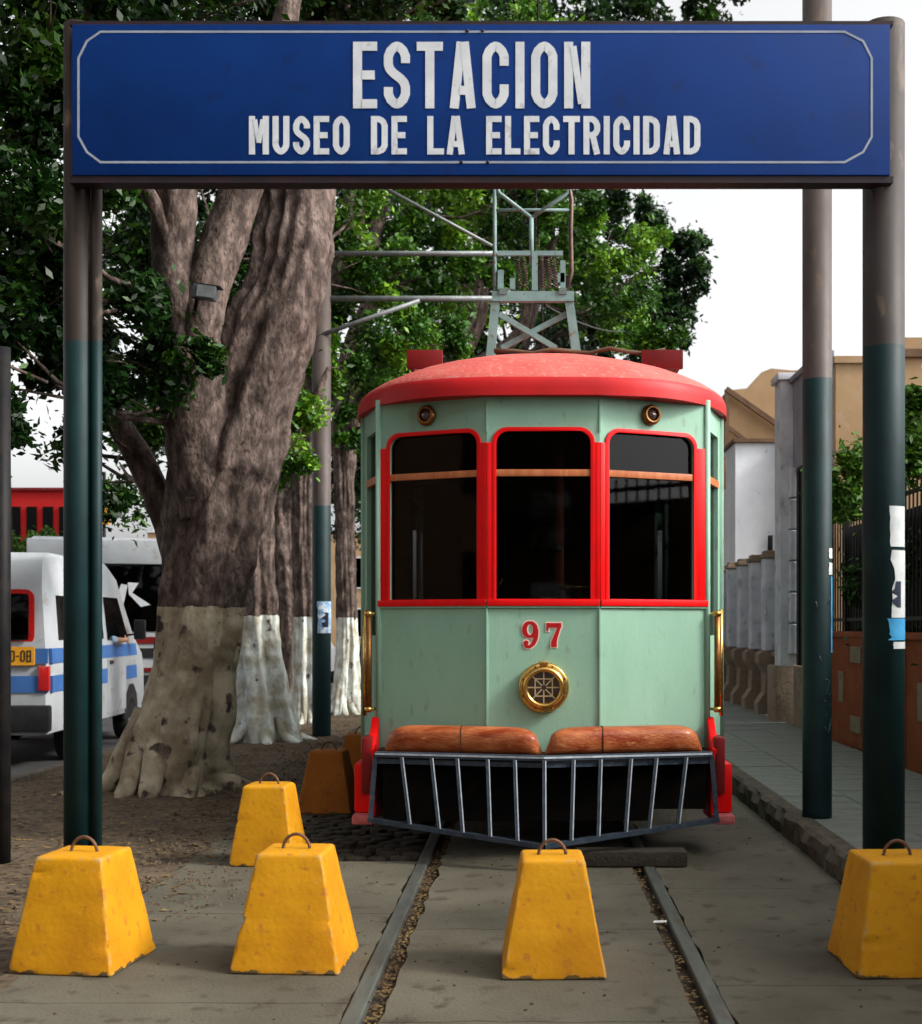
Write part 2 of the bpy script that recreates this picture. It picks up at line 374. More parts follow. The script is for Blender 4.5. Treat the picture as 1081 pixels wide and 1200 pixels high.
# concrete slabs between and beside the rails
slabs = empty('concrete_pavement'); tag(slabs, kind='structure')
def slab(x0, x1, y0, y1, ztop=0, th=.12, rag=.006, m='concrete', parent=None, name='concrete_slab', step=.12):
    pts = []
    def run(a, b):
        n = max(2, int((Vector(b)-Vector(a)).length/step))
        for k in range(n):
            t = k/n; p = Vector(a).lerp(Vector(b), t)
            j = noise.noise(Vector((p.x*7+x0, p.y*7, 3)))*rag
            pts.append((p.x+j, p.y+noise.noise(Vector((p.x*7, p.y*7+9, 5)))*rag))
    run((x0, y0), (x1, y0)); run((x1, y0), (x1, y1)); run((x1, y1), (x0, y1)); run((x0, y1), (x0, y0))
    M = Matrix.Translation((0, 0, ztop-th))
    return MB().plate(pts, [], th, M).build(name, m, parent)
CX = .0225
for (xa, xb, ys, rg) in ((-2.20, CX-.762, (-1.6, .9, 3.2, 5.15, 6.75, 8.25), .03), (CX-.60, CX+.615, (-1.6, .6, 2.9, 4.9, 6.4, 8.4, 11, 14, 18, 24), .03),
                         (CX+.762, 1.82, (-1.6, 1.2, 3.4, 5.4, 7.4, 9.6, 12.5, 16, 20, 26), .025)):
    for a, b in zip(ys[:-1], ys[1:]): slab(xa, xb, a+.004, b-.004, 0, .12, rg, 'concrete', slabs)
slab(-2.2, -1.75, 8.26, 20, 0, .12, .05, 'concrete', slabs)
for sx, lb in ((-1, 1), (1, 2)):
    x = CX+sx*.7175
    r = MB()
    prof = [(-.036, -.03), (.036, -.03), (.036, .002), (.030, .008), (-.030, .008), (-.036, .002)]
    v = []; ys = [-2+48*k/60 for k in range(61)]
    for y in ys:
        j = .004*noise.noise(Vector((y*2, sx, 0)))
        v += [(x+px+j, y, pz) for px, pz in prof]
    r.add(v, [(i*6+k, i*6+(k+1) % 6, (i+1)*6+(k+1) % 6, (i+1)*6+k) for i in range(60) for k in range(6)])
    # guard lip beyond the flangeway
    tag(r.build('rail', 'rail'), ('left' if sx < 0 else 'right')+' steel tram rail set in the concrete, its groove full of dirt', 'rail', 'tram rails')
# cobbles left of the tram
cb = empty('cobble_patch'); tag(cb, kind='structure')
cms = []
for k in range(6):
    n = random.randint(5, 7); pts = [(.062*(1+.25*random.random())*math.cos(2*PI*i/n), .055*(1+.25*random.random())*math.sin(2*PI*i/n)) for i in range(n)]
    b = bmesh.new()
    o = MB().plate(pts, [], .05, Matrix.Translation((0, 0, -.04))).build('cobblestone', 'cobble', cb, bevel=.012)
    cms.append(o.data); bpy.data.objects.remove(o)
cnt = 0
for j in range(17):
    for i in range(7):
        x = -1.68+i*.135+(j % 2)*.06; y = 8.36+j*.14
        if random.random() < .10: continue
        o = bpy.data.objects.new('cobblestone', random.choice(cms)); COL.objects.link(o); o.parent = cb
        o.location = (x+random.uniform(-.012, .012), y+random.uniform(-.012, .012), random.uniform(-.012, .004)); o.rotation_euler = (0, 0, random.uniform(0, 6)); cnt += 1
# leaf litter, gravel
def scatter(name, m, n, fn, size, kind='stuff', flat=True):
    v, f = [], []
    for k in range(n):
        p = fn();
        if p is None: continue
        x, y, z = p
        s = size*random.uniform(.4, 1.2); a = random.uniform(0, 2*PI); c, d = math.cos(a)*s, math.sin(a)*s
        t = random.uniform(-.5, .5)*s if flat else 0
        b = len(v)
        if flat:
            v += [(x-c, y-d, z), (x+d*.5, y-c*.5, z+abs(t)*.7), (x+c, y+d, z+t*.3+.003), (x-d*.5, y+c*.5, z+.003)]
            f += [(b, b+1, b+2, b+3)]
        else:
            h = s*.8
            v += [(x-c, y-d, z-.3*h), (x+d, y-c, z-.3*h), (x+c, y+d, z-.3*h), (x-d, y+c, z-.3*h), (x+random.uniform(-.3, .3)*s, y+random.uniform(-.3, .3)*s, z+h*.6)]
            f += [(b, b+1, b+4), (b+1, b+2, b+4), (b+2, b+3, b+4), (b+3, b, b+4)]
    return tag(MB().add(v, f).build(name, m), kind=kind)
def on_verge():
    y = random.uniform(6, 26); x = random.uniform(-4.9, -1.9)
    if x > -2.2 and random.random() < .6: return None
    return x, y, (.0 if x < -2.19 else .004)
tag(scatter('leaf_litter', 'litter', 9000, on_verge, .028), 'dry fallen leaves scattered over the earth under the trees', 'leaf litter')
def by_rail():
    sx = random.choice((-1, -1, 1)); y = random.uniform(3.5, 12)
    return CX+sx*random.choice((.62, .63, .66, .64, .61))+random.gauss(0, .015), y, -.012
tag(scatter('rail_debris', 'litter', 2600, by_rail, .014), 'dry leaves and grit caught along the rail grooves', 'debris')
def gr(): y = random.uniform(3.6, 14); return random.uniform(-2.1, 1.75), y, .003
tag(scatter('grit', 'trackdirt', 380, gr, .010, flat=False), 'small dark grit lying on the concrete', 'grit')
def clods():
    x = -2.2+random.gauss(0, .35); y = random.uniform(6.5, 18)
    return x, y, .0
tag(scatter('clods', 'dirt', 2600, clods, .022, flat=False), 'clods of earth along the edge of the tree strip', 'earth')
tag(MB().plate([(0, 0), (.07, .01), (.075, .05), (.01, .045)], [], .002, Matrix.Translation((.62, 6.52, .004))).build('paper_scrap', 'paper'),
    'small white scrap of paper beside the right rail', 'paper')

# sidewalk, kerb
sw = empty('sidewalk'); tag(sw, kind='structure')
B('sidewalk_base', 'trackdirt', sw, (1.99, -3, -.15), (3.6, 60, .135))
y = 4.0
tile_meshes = {}
def tile(name, x, y, w, d_, m, parent, ztop=.15, th=.03, bev=.006):
    key = (round(w, 3), round(d_, 3), m)
    if key not in tile_meshes:
        o = MB().box((0, 0, -th), (w, d_, 0)).build(name, m, None, bevel=bev, seg=1); tile_meshes[key] = o.data; bpy.data.objects.remove(o)
    o = bpy.data.objects.new(name, tile_meshes[key]); COL.objects.link(o); o.parent = parent; o.location = (x, y, ztop); return o
rest = MB()
for j in range(110):
    yy = 2.0+j*.36
    for i in range(3):
        xx = 1.995+i*.535
        if 12 <= j < 62: tile('paving_slab', xx, yy+random.uniform(-.003, .003), .527, .345, 'paving', sw, .15+random.uniform(-.004, .004))
        else: rest.box((xx, yy, .12), (xx+.527, yy+.345, .15+random.uniform(-.003, .003)))
r_ = rest.build('paving_slab', 'paving', sw); r_['kind'] = 'stuff'
kb = empty('kerb'); tag(kb, kind='structure')
for k in range(34):
    y0 = 1.0+k*1.0; n = 9; v, f = [], []
    for i in range(n+1):
        yy = y0+.99*i/n
        def J(a, q): return .045*noise.noise(Vector((yy*3.1, q, a)))
        sec = [(1.86, -.12), (1.83+J(0, 1)*1.4, -.01), (1.83+J(1, 2)*1.6, .075), (1.85+J(2, 4), .135+J(3, 1)*.3), (1.88+J(5, 2)*.6, .155+J(6, 2)*.2), (1.99, .154), (1.99, -.12)]
        v += [(a, yy, b) for a, b in sec]
    for i in range(n):
        for q in range(7): f.append((i*7+q, (i+1)*7+q, (i+1)*7+(q+1) % 7, i*7+(q+1) % 7))
    f.append(tuple(range(7))); f.append(tuple(n*7+q for q in range(7))[::-1])
    MB().add(v, f).build('kerb_stone', 'kerbstone', kb)

# ------------------------------------------------------------------ concrete blocks with iron loops
def make_block(w, t, h, m):
    root = empty('concrete_block')
    mb = MB(); a, b = w/2, t/2
    N = 5; v = []
    for i in range(N+1):
        k = i/N; r = a+(b-a)*k
        v += [(-r, -r, h*k), (r, -r, h*k), (r, r, h*k), (-r, r, h*k)]
    f = [(0, 3, 2, 1), (4*N, 4*N+1, 4*N+2, 4*N+3)]
    for i in range(N):
        for k in range(4): f.append((4*i+k, 4*i+(k+1) % 4, 4*i+4+(k+1) % 4, 4*i+4+k))
    o = mb.add(v, f).build('block_body', m, root, bevel=.018, seg=3)
    bm = bmesh.new(); bm.from_mesh(o.data)
    bmesh.ops.subdivide_edges(bm, edges=[e for e in bm.edges if e.calc_length() > .06], cuts=4, use_grid_fill=True)
    sd_ = random.random()*50
    for vv in bm.verts:
        q = Vector((vv.co.x*9+sd_, vv.co.y*9, vv.co.z*9)); e = noise.fractal(q, 1, 2, 4)*.0032
        c = noise.noise(q*2.2+Vector((7, 0, 0)))
        edge = (abs(abs(vv.co.x)-abs(vv.co.y)) < .03)
        if edge and c > .38: e -= (c-.38)*.06
        vv.co += Vector((vv.co.x, vv.co.y, (.05 if vv.co.z > h*.9 else 0))).normalized()*e
    bm.to_mesh(o.data); bm.free(); o.data.polygons.foreach_set('use_smooth', [True]*len(o.data.polygons)); o.data.set_sharp_from_angle(angle=math.radians(34))
    pts = [(.062*math.cos(x_)*1.0, 0, h-.01+.075*math.sin(x_)) for x_ in [PI*k/14 for k in range(15)]]
    pts = [(.062, 0, h-.05)]+pts+[(-.062, 0, h-.05)]
    MB().tube(pts, .0075, 8).build('lifting_loop', 'rebar', root)
    return root
G = 'yellow concrete blocks closing off the track'
blocks = [   # x, y, rz, width, top, height, material, label
    (.093, 5.70, 0.02, .455, .275, .50, 'block_yellow', 'yellow block with iron loop standing alone between the two rails'),
    (-1.065, 5.80, -.05, .49, .29, .51, 'block_yellow', 'large yellow block just left of the left rail, its right face catching light'),
    (-2.02, 5.78, -.12, .48, .31, .50, 'block_yellow', 'yellow block at the foot of the left sign post'),
    (1.64, 5.74, .04, .50, .34, .49, 'block_yellow', 'yellow block at the foot of the right sign post'),
    (-1.69, 8.25, -.06, .42, .27, .50, 'block_yellow', 'smaller-looking yellow block with chipped corner behind the large yellow one'),
    (-1.66, 10.5, -.05, .45, .27, .50, 'block_orange', 'dull orange block beside the left corner of the tram'),
    (-1.50, 11.35, .0, .45, .27, .56, 'block_orange', 'dull orange block half hidden behind another orange block near the tram')]
for x, y, rz, w, t, h, m, lb in blocks:
    b = make_block(w, t, h, m); b.location = (x, y, 0); b.rotation_euler = (0, 0, rz); tag(b, lb, 'concrete block', G)

# ------------------------------------------------------------------ sign gateway
GY = 6.12
gs = F/GY
def gx(px): return (px-VX)/gs
def gz(py): return CH+(VY-py)/gs
post_mat('post_front', gz(408), top=((.042, .034, .031), (.028, .022, .020))); post_mat('post_left', gz(402), top=((.030, .020, .016), (.018, .013, .010)))
sk = F/(GY-.16)
def sx_(px): return (px-VX)/sk
def sz_(py): return CH+(VY-py)/sk
gate = empty('station_sign', (gx(560), GY, 0), 0, 'wide blue station sign with white capitals carried on two dark green posts', 'sign')
def rel(o, root): o.location = Vector(o.location)-root.location; return o
def gp(o): o.parent = gate; o.location = -gate.location; return o
gp(MB().tube([(gx(92), GY, -.03), (gx(92), GY, gz(30))], .068, 20).build('post', 'post_left'))
gp(MB().tube([(gx(115), GY-.02, -.03), (gx(115), GY-.02, gz(205))], .026, 12).build('conduit_pipe', 'post_left'))
gp(MB().tube([(gx(1036), GY, -.03), (gx(1036), GY, gz(30))], .098, 24).build('post', 'post_front'))
gp(MB().box((sx_(84), GY-.16, sz_(205)), (sx_(1044), GY-.105, sz_(28))).build('board', 'bluesign', bevel=.006))
gp(MB().box((sx_(80), GY-.15, sz_(213)), (sx_(1048), GY-.06, sz_(205)-.001)).build('lower_beam', 'sign_frame'))
gp(MB().box((sx_(80), GY-.15, sz_(28)+.001), (sx_(1048), GY-.06, sz_(23))).build('upper_beam', 'sign_frame'))
gp(MB().box((sx_(84), GY-.104, sz_(204)), (sx_(1044), GY-.098, sz_(29))).build('back_panel', 'sign_frame'))
SM = frame((0, GY-.1605, 0), (1, 0, 0))            # local x -> X, local y -> Z, local z -> -Y (towards the camera)
sk = F/(GY-.16)
def sx_(px): return (px-VX)/sk
def sz_(py): return CH+(VY-py)/sk
bl = [(sx_(118), sz_(190)), (sx_(990), sz_(190)), (sx_(1012), sz_(178)), (sx_(1022), sz_(160)), (sx_(1022), sz_(68)), (sx_(1012), sz_(48)), (sx_(990), sz_(37)),
      (sx_(118), sz_(37)), (sx_(102), sz_(48)), (sx_(92), sz_(68)), (sx_(92), sz_(160)), (sx_(102), sz_(178))]
gp(MB().ribbon([(a, b) for a, b in bl], .010, True, .0012, SM).build('border_line', 'border_white'))
def letter(ch, x, y, w, h, s):
    """strokes of one capital in a box w x h, stroke s; returns list of (points, closed)"""
    c = min(w, h)*.26; a = s/2; L, R_, Bt, T = x+a, x+w-a, y+a, y+h-a; m = y+h/2
    def cl(p): return p
    if ch == 'E': return [([(L, y), (L, y+h)], 0), ([(x+s, T), (x+w, T)], 0), ([(x+s, m), (x+w*.9, m)], 0), ([(x+s, Bt), (x+w, Bt)], 0)]
    if ch == 'L': return [([(L, y), (L, y+h)], 0), ([(x+s, Bt), (x+w, Bt)], 0)]
    if ch == 'T': return [([(x, T), (x+w, T)], 0), ([(x+w/2, y), (x+w/2, y+h-s)], 0)]
    if ch == 'I': return [([(x+s/2, y), (x+s/2, y+h)], 0)]
    if ch == 'O': return [([(L+c, Bt), (R_-c, Bt), (R_, Bt+c), (R_, T-c), (R_-c, T), (L+c, T), (L, T-c), (L, Bt+c)], 1)]
    if ch == 'D': return [([(L, Bt), (R_-c, Bt), (R_, Bt+c), (R_, T-c), (R_-c, T), (L, T)], 1)]
    if ch == 'C': return [([(R_, y+h*.36), (R_, Bt+c), (R_-c, Bt), (L+c, Bt), (L, Bt+c), (L, T-c), (L+c, T), (R_-c, T), (R_, T-c), (R_, y+h*.64)], 0)]
    if ch == 'U': return [([(L, y+h), (L, Bt+c), (L+c, Bt), (R_-c, Bt), (R_, Bt+c), (R_, y+h)], 0)]
    if ch == 'S': return [([(R_, y+h*.68), (R_, T-c), (R_-c, T), (L+c, T), (L, T-c), (L, m+h*.13), (L+c*.5, m+h*.05), (R_-c*.5, m-h*.07), (R_, m-h*.15), (R_, Bt+c), (R_-c, Bt), (L+c, Bt), (L, Bt+c), (L, y+h*.32)], 0)]
    if ch == 'A': return [([(L, y), (x+w/2-s*.18, y+h)], 0), ([(R_, y), (x+w/2+s*.18, y+h)], 0), ([(x+s*1.1, y+h*.27), (x+w-s*1.1, y+h*.27)], 0)]
    if ch == 'N': return [([(L, y), (L, y+h)], 0), ([(R_, y), (R_, y+h)], 0), ([(x+s*1.0, y+h-s*.5), (x+w-s*1.0, y+s*.5)], 0)]
    if ch == 'M': return [([(L, y), (L, y+h)], 0), ([(R_, y), (R_, y+h)], 0), ([(x+s, y+h-s*.6), (x+w/2, y+h*.30)], 0), ([(x+w-s, y+h-s*.6), (x+w/2, y+h*.30)], 0)]
    if ch == 'R': return [([(L, y), (L, y+h)], 0), ([(x+s, T), (R_-c, T), (R_, T-c), (R_, m+c*.8), (R_-c, m), (x+s, m)], 0), ([(R_-c*.9, m-s*.45), (R_, y)], 0)]
    return []
def roundc(pts, closed):
    out = []; n = len(pts)
    for i, p in enumerate(pts):
        if not closed and i in (0, n-1): out.append(p); continue
        a, b = Vector(pts[i-1]), Vector(pts[(i+1) % n]); p = Vector(p)
        da, db = (a-p), (b-p)
        if abs(da.normalized().dot(db.normalized())) > .95 or (da.normalized().dot(db.normalized()) > -.3): out.append(tuple(p)); continue
        k = min(da.length, db.length)*.33
        out += [tuple(p+da.normalized()*k), tuple(p+db.normalized()*k)]
    return out
def word(txt, px0, px1, py0, py1, s_px, gap_px):
    wt = {'I': s_px, 'M': 0, 'E': .93, 'L': .9}
    n = len(txt); fixed = sum(s_px for c in txt if c == 'I'); k = sum(1.18 if c == 'M' else (.92 if c in 'EL' else 1.) for c in txt if c != 'I')
    unit = (px1-px0-fixed-gap_px*(n-1))/k; x = px0
    for c in txt:
        w = s_px if c == 'I' else unit*(1.18 if c == 'M' else (.92 if c in 'EL' else 1.))
        mb = MB()
        for j, (pts, closed) in enumerate(letter(c, 0, 0, w/sk, (py1-py0)/sk, s_px/sk)):
            pts = roundc(pts, closed) if c in 'OCDUSR' else pts
            mb.ribbon(pts, s_px/sk*(.72 if (c in 'NM' and j >= 2) else 1), bool(closed), .0025+.0006*j, frame((sx_(x), GY-.1605, sz_(py1)), (1, 0, 0)))
        gp(mb.build('letter', 'sign_white')); x += w+gap_px
word('ESTACION', 414, 692, 49, 127, 10.5, 8)
word('MUSEO', 292, 410, 136, 181, 7, 4.5); word('DE', 435, 477, 136, 181, 7, 4.5); word('LA', 501, 545, 136, 181, 7, 3); word('ELECTRICIDAD', 570, 821, 136, 181, 7, 4.2)
for px, py in ((548, 36), (566, 36), (541, 190), (572, 190)):
    gp(MB().lathe([(0, .006), (.006, .005), (.008, 0)], 10, frame((sx_(px), GY-.1625, sz_(py)), (1, 0, 0))).build('bolt', 'sign_frame'))
# torn posters on the right post
def wrap(px0, px1, py0, py1, cx, cy, r, s, ragged=.3, seed=0):
    cxp = VX+cx*s; random.seed(seed); mb = MB(); n = 8; k = 7; v = []
    def ang(px): return math.asin(max(-1, min(1, (px-cxp)/s/r)))
    a0, a1 = ang(px0), ang(px1)
    for j in range(k+1):
        z = CH+(VY-(py1+(py0-py1)*j/k))/s
        e0 = a0+(a1-a0)*ragged*random.random()*.6; e1 = a1
        for i in range(n+1):
            a = e0+(e1-e0)*i/n; v.append((cx+math.sin(a)*(r+.003), cy-math.cos(a)*(r+.003), z))
    mb.add(v, [(j*(n+1)+i, j*(n+1)+i+1, (j+1)*(n+1)+i+1, (j+1)*(n+1)+i) for j in range(k) for i in range(n)])
    return mb
X_, r_p = gx(1036), .098
for (a, b, c, d, m, rg) in ((1036, 1056, 595, 642, 'poster_white', .1), (1034, 1057, 646, 724, 'poster_white', .9), (1033, 1057, 725, 750, 'poster_cyan', .4), (1040, 1057, 752, 760, 'poster_white', .1)):
    gp(wrap(a, b, c, d, X_, GY, r_p, gs, rg, a+c).build('torn_poster', m))
gp(wrap(1036, 1050, 682, 712, X_, GY, r_p+.002, gs, 1.4, 77).build('poster_print', 'poster_ink'))
# thin dark post right of it, thin one at the left frame edge
tag(MB().tube([(gx(1066)+.02, GY+.35, -.1), (gx(1066)+.02, GY+.35, 2.25)], .033, 12).build('steel_post', 'iron'), 'thin dark steel post just behind the right sign post', 'post')
tag(MB().tube([(at(2, 0, 8.2).x, 8.2, -.1), (at(2, 0, 8.2).x, 8.2, 3.3)], .055, 12).build('steel_post', 'black_metal'), 'dark post at the left edge behind the left sign post', 'post')

# ------------------------------------------------------------------ single posts
def post(px, d, w_px, ybase, yt, lb, cat, zt, name='post', z0=0.0):
    s = F/d; x = (px-VX)/s; nm = 'post_paint_%d' % px; post_mat(nm, CH+(VY-yt)/s)
    r = w_px/s/2
    root = empty(name, (x, d, z0), 0, lb, cat)
    o = MB().tube([(0, 0, -.05), (0, 0, .05), (0, 0, zt-z0)], r, 24).build('shaft', nm, root)
    # shaft is in object space of the root: shift the paint line
    return root, x, r, s
r2, x2, rr2, s2 = post(958, 9.15, 34, 958, 455+14, 'grey and dark green pole standing on the sidewalk edge right of the tram', 'pole', 6.6, 'sidewalk_pole', .15)
def child_at(o, root): o.parent = root; o.location = -root.location; return o
for a, b, c, d, m in ((968, 974, 643, 655, 'poster_white'), (968, 974, 660, 674, 'poster_white'), (971, 975, 676, 765, 'poster_cyan')):
    child_at(wrap(a, b, c, d, x2, 9.15, rr2, s2, .2, a+c).build('poster_strip', m), r2)
# chalky scratches (scrawled marks) on the pole
def scrawl(root, cx, cy, r, s, strokes, m='poster_white', w=.006):
    cxp = VX+cx*s; mb = MB()
    for st in strokes:
        pts = []
        for px, py in st:
            a = math.asin(max(-.95, min(.95, (px-cxp)/s/r))); pts.append((cx+math.sin(a)*(r+.002), cy-math.cos(a)*(r+.002), CH+(VY-py)/s))
        mb.tube(pts, w/2, 5)
    child_at(mb.build('scrawl', m), root)
for st_ in ([(964, 795), (970, 797), (965, 812), (971, 813)], [(963, 820), (972, 824), (964, 838), (972, 842), (968, 858), (963, 850)], [(957, 768), (959, 775)], [(953, 705), (955, 712)], [(967, 708), (969, 700), (971, 709)]):
    scrawl(r2, x2, 9.15, rr2, s2, [st_], 'bracket', .004)

# overhead-line pole on the left with bracket arms
r3, x3, rr3, s3_ = post(377, 17.6, 22, 862, 580+13, 'tall round pole, dark green below, carrying the overhead line brackets', 'pole', 8.2, 'overhead_line_pole', .0)
def W3(px, py, d=17.6): return at(px, py, d)
for name, pts, r in (('bracket_arm', [W3(377, 297), W3(600, 297)], .035), ('bracket_arm', [W3(377, 350), W3(600, 350)], .04), ('diagonal_strut', [W3(366, 396, 17.5), W3(492, 352, 17.5)], .03),
                     ('stay_rod', [W3(440, 214), W3(577, 288)], .022)):
    child_at(MB().tube(pts, r, 10).build(name, 'bracket'), r3)
child_at(MB().tube([W3(377, 120), W3(440, 214)], .022, 8).build('stay_rod', 'bracket'), r3)
child_at(wrap(373, 388, 705, 742, x3, 17.6, rr3, s3_, .15, 5).build('poster', 'poster_blue'), r3)
child_at(wrap(377, 386, 718, 735, x3, 17.6, rr3+.002, s3_, 1.2, 9).build('poster_print', 'poster_ink'), r3)
# overhead wires along the track
def wire(name, pts, r, lb, sag=0, cat='wire', m='wire', grp=None):
    P = []; a, b = Vector(pts[0]), Vector(pts[1])
    for k in range(25): t = k/24; p = a.lerp(b, t); p.z -= sag*4*t*(1-t); P.append(p)
    return tag(MB().tube(P, r, 6).build(name, m), lb, cat, grp)
wire('contact_wire', [(.05, 7, 6.15), (.05, 45, 6.15)], .007, 'overhead contact wire running above the tram', .0)
wire('cable', [at(640, 358, 14), at(735, 388, 24)], .010, 'thin brown cable crossing the dark foliage right of the tower', .1)
wire('cable', [at(148, 362, 10.8), at(215, 360, 11.3)], .006, 'pale cable sagging between branches below the floodlight', .05, m='bracket')
wire('cable', [at(8, 420, 30), at(16, 720, 30)], .02, 'thin cable hanging down in front of the red house', 0)

# ------------------------------------------------------------------ the tram
TX, TY = .079, 8.40
tram = empty('tram', (TX, TY, 0), 0, 'old pale green tram numbered 97 with red roof and red window frames', 'tram')
ZB, ZT, ZS, ZW = .60, 3.055, 1.66, 2.80
P0, P1, P2, P3 = (.37, 0), (1.12, .33), (1.29, .85), (1.30, 8.6)
def seg(a, b, sgn=1):
    """wall piece from a to b (left to right as seen from outside)"""
    a, b = Vector((*a, 0)), Vector((*b, 0)); return frame(a, b-a), (b-a).length
def mir(p): return (-p[0], p[1])
T_ = .05
def wall(name, a, b, holes, m='green_paint', z0=ZB, z1=ZT, bevel=0, t=T_):
    M, L = seg(a, b); M = M @ Matrix.Translation((0, 0, -t))
    return MB().plate([(0, z0), (L, z0), (L, z1), (0, z1)], holes, t, M).build(name, m, tram), M, L
def front_window(a, b, u0, u1, redl, redr):
    M, L = seg(a, b)
    hole = arch(u0, u1, ZS+.03, ZW, .085)
    wall('front_panel', a, b, [hole])
    def out(k): return M @ Matrix.Translation((0, 0, k))
    # red surround: arched band round the opening
    w = .022
    ring = arch(u0-w, u1+w, ZS+.03-.001, ZW+w, .1)
    f = MB().plate(ring, [arch(u0+.006, u1-.006, ZS+.034, ZW-.006, .08)], .012, out(.001)).build('window_surround', 'red_paint', tram, bevel=.004)
    # red pillars up to shoulder height
    for x0, x1 in (redl, redr):
        MB().box((x0, ZS+.03, 0), (x1, 2.722, .010), out(.0005)).build('window_pillar', 'red_paint', tram, bevel=.004)
    MB().box((0.002, ZS-.012, 0), (L-.002, ZS+.030, .022), out(.001)).build('window_sill', 'red_paint', tram, bevel=.004)
    MB().box((0, ZS-.024, 0), (L, ZS-.013, .014), out(.001)).build('belt_moulding', 'green_paint', tram)
    g = MB().box((u0-.01, ZS, -.032), (u1+.01, ZW+.01, -.026), M).build('window_pane', 'glass', tram)
    MB().box((u0-.008, 2.50, -.024), (u1+.008, 2.545, .004), M).build('window_rail', 'rail_wood', tram, bevel=.004)
    return M, L
M0, L0 = front_window((-.37, 0), (.37, 0), .055, .685, (0, .033), (.707, .74))
M1, L1 = front_window(mir(P1), mir(P0), .085, .755, (.012, .063), (.777, .8185))
M2, L2 = front_window(P0, P1, .060, .715, (0, .038), (.737, .80))
# panel joint mouldings
for x in (-.37, .37):
    MB().box((x-.007, -.010, ZB), (x+.007, .002, ZS-.026)).build('panel_seam', 'green_paint', tram, bevel=.003)
    MB().box((x-.005, -.007, 2.79), (x+.005, .002, ZT)).build('panel_seam', 'green_paint', tram)
# corner cheeks with narrow door glass
for s in (-1, 1):
    a, b = ((P1, P2) if s > 0 else (mir(P2), mir(P1)))
    M, L = seg(a, b); hole = [(.10, 1.45), (L-.12, 1.45), (L-.12, 2.86), (.10, 2.86)]
    if s < 0: hole = [(.12, 1.45), (L-.10, 1.45), (L-.10, 2.86), (.12, 2.86)]
    wall('corner_panel', a, b, [hole])
    MB().box((hole[0][0]-.01, 1.44, -.035), (hole[1][0]+.01, 2.87, -.03), M).build('corner_window', 'glass', tram)
    MB().box((hole[0][0]-.02, 2.50, -.028), (hole[1][0]+.02, 2.55, .004), M).build('corner_window_rail', 'rail_wood', tram)
    for px_ in ((P1[0]*s, P1[1]), (P2[0]*s, P2[1])):
        MB().tube([(px_[0], px_[1], ZB), (px_[0], px_[1], ZT)], .022, 12).build('corner_post', 'green_paint', tram)
    # brass grab rail
    gx0 = s*1.185
    MB().tube([(gx0, .30, .93), (gx0, .30, 1.62)], .021, 14).build('grab_rail', 'brass_dark', tram)
    o = MB()
    for z in (.95, 1.60): o.tube([(gx0, .30, z), (s*1.12, .38, z)], .010, 8); o.lathe([(0, -.02), (.026, -.015), (.03, 0), (.026, .015), (0, .02)], 14, Matrix.Translation((gx0, .30, z)))
    o.build('rail_bracket', 'brass', tram)
    MB().tube([(s*1.225, .40, .90), (s*1.225, .40, 1.63)], .014, 10).build('grab_rail', 'brass', tram)
    # red apron beside the step
    a_ = MB()
    a_.plate([(.42, .20), (.80, .17), (.80, .30), (.84, .62), (.62, .86), (.36, .66)], [], .05, Matrix(((0, 0, 1, s*1.14-.025), (1, 0, 0, -.30), (0, 1, 0, .04), (0, 0, 0, 1))))
    a_.build('step_apron', 'red_paint', tram, bevel=.01)
    MB().box((s*1.17-.035, .06, .40), (s*1.17+.035, .30, .78)).build('step_guard', 'dark_red', tram, bevel=.02)
    MB().box((s*1.19-.07, .0, .21), (s*1.19+.07, .55, .27)).build('step', 'step_pale', tram, bevel=.015)
    MB().box((s*1.20-.06, .12, .271), (s*1.20+.06, .5, .60)).build('step_guard', 'red_paint', tram, bevel=.02)
# body sides and rear with window rows
def side_holes(L, n=8, u0=.5, w=.72, gap=.24): return [arch(u0+i*(w+gap), u0+i*(w+gap)+w, 1.55, 2.78, .06) for i in range(n)]
for s in (-1, 1):
    a, b = ((P2, P3) if s > 0 else (mir(P3), mir(P2)))
    M, L = seg(a, b); hs_ = side_holes(L, 7, .55, .78, .27)
    wall('side_panel', a, b, hs_)
    for h in hs_:
        u0, u1 = h[0][0], h[1][0]
        MB().box((u0-.01, 1.54, -.035), (u1+.01, 2.79, -.03), M).build('side_window', 'glass', tram)
        MB().box((u0-.005, 2.30, -.028), (u1+.005, 2.34, .004), M).build('side_window_rail', 'rail_wood', tram)
    MB().box((0, 1.44, 0), (L, 1.47, .018), M).build('side_moulding', 'red_paint', tram)
wall('rear_panel', (1.30, 8.6), (-1.30, 8.6), [arch(.3, .95, 1.69, 2.78, .08), arch(1.05, 1.55, 1.69, 2.78, .08), arch(1.65, 2.3, 1.69, 2.78, .08)])
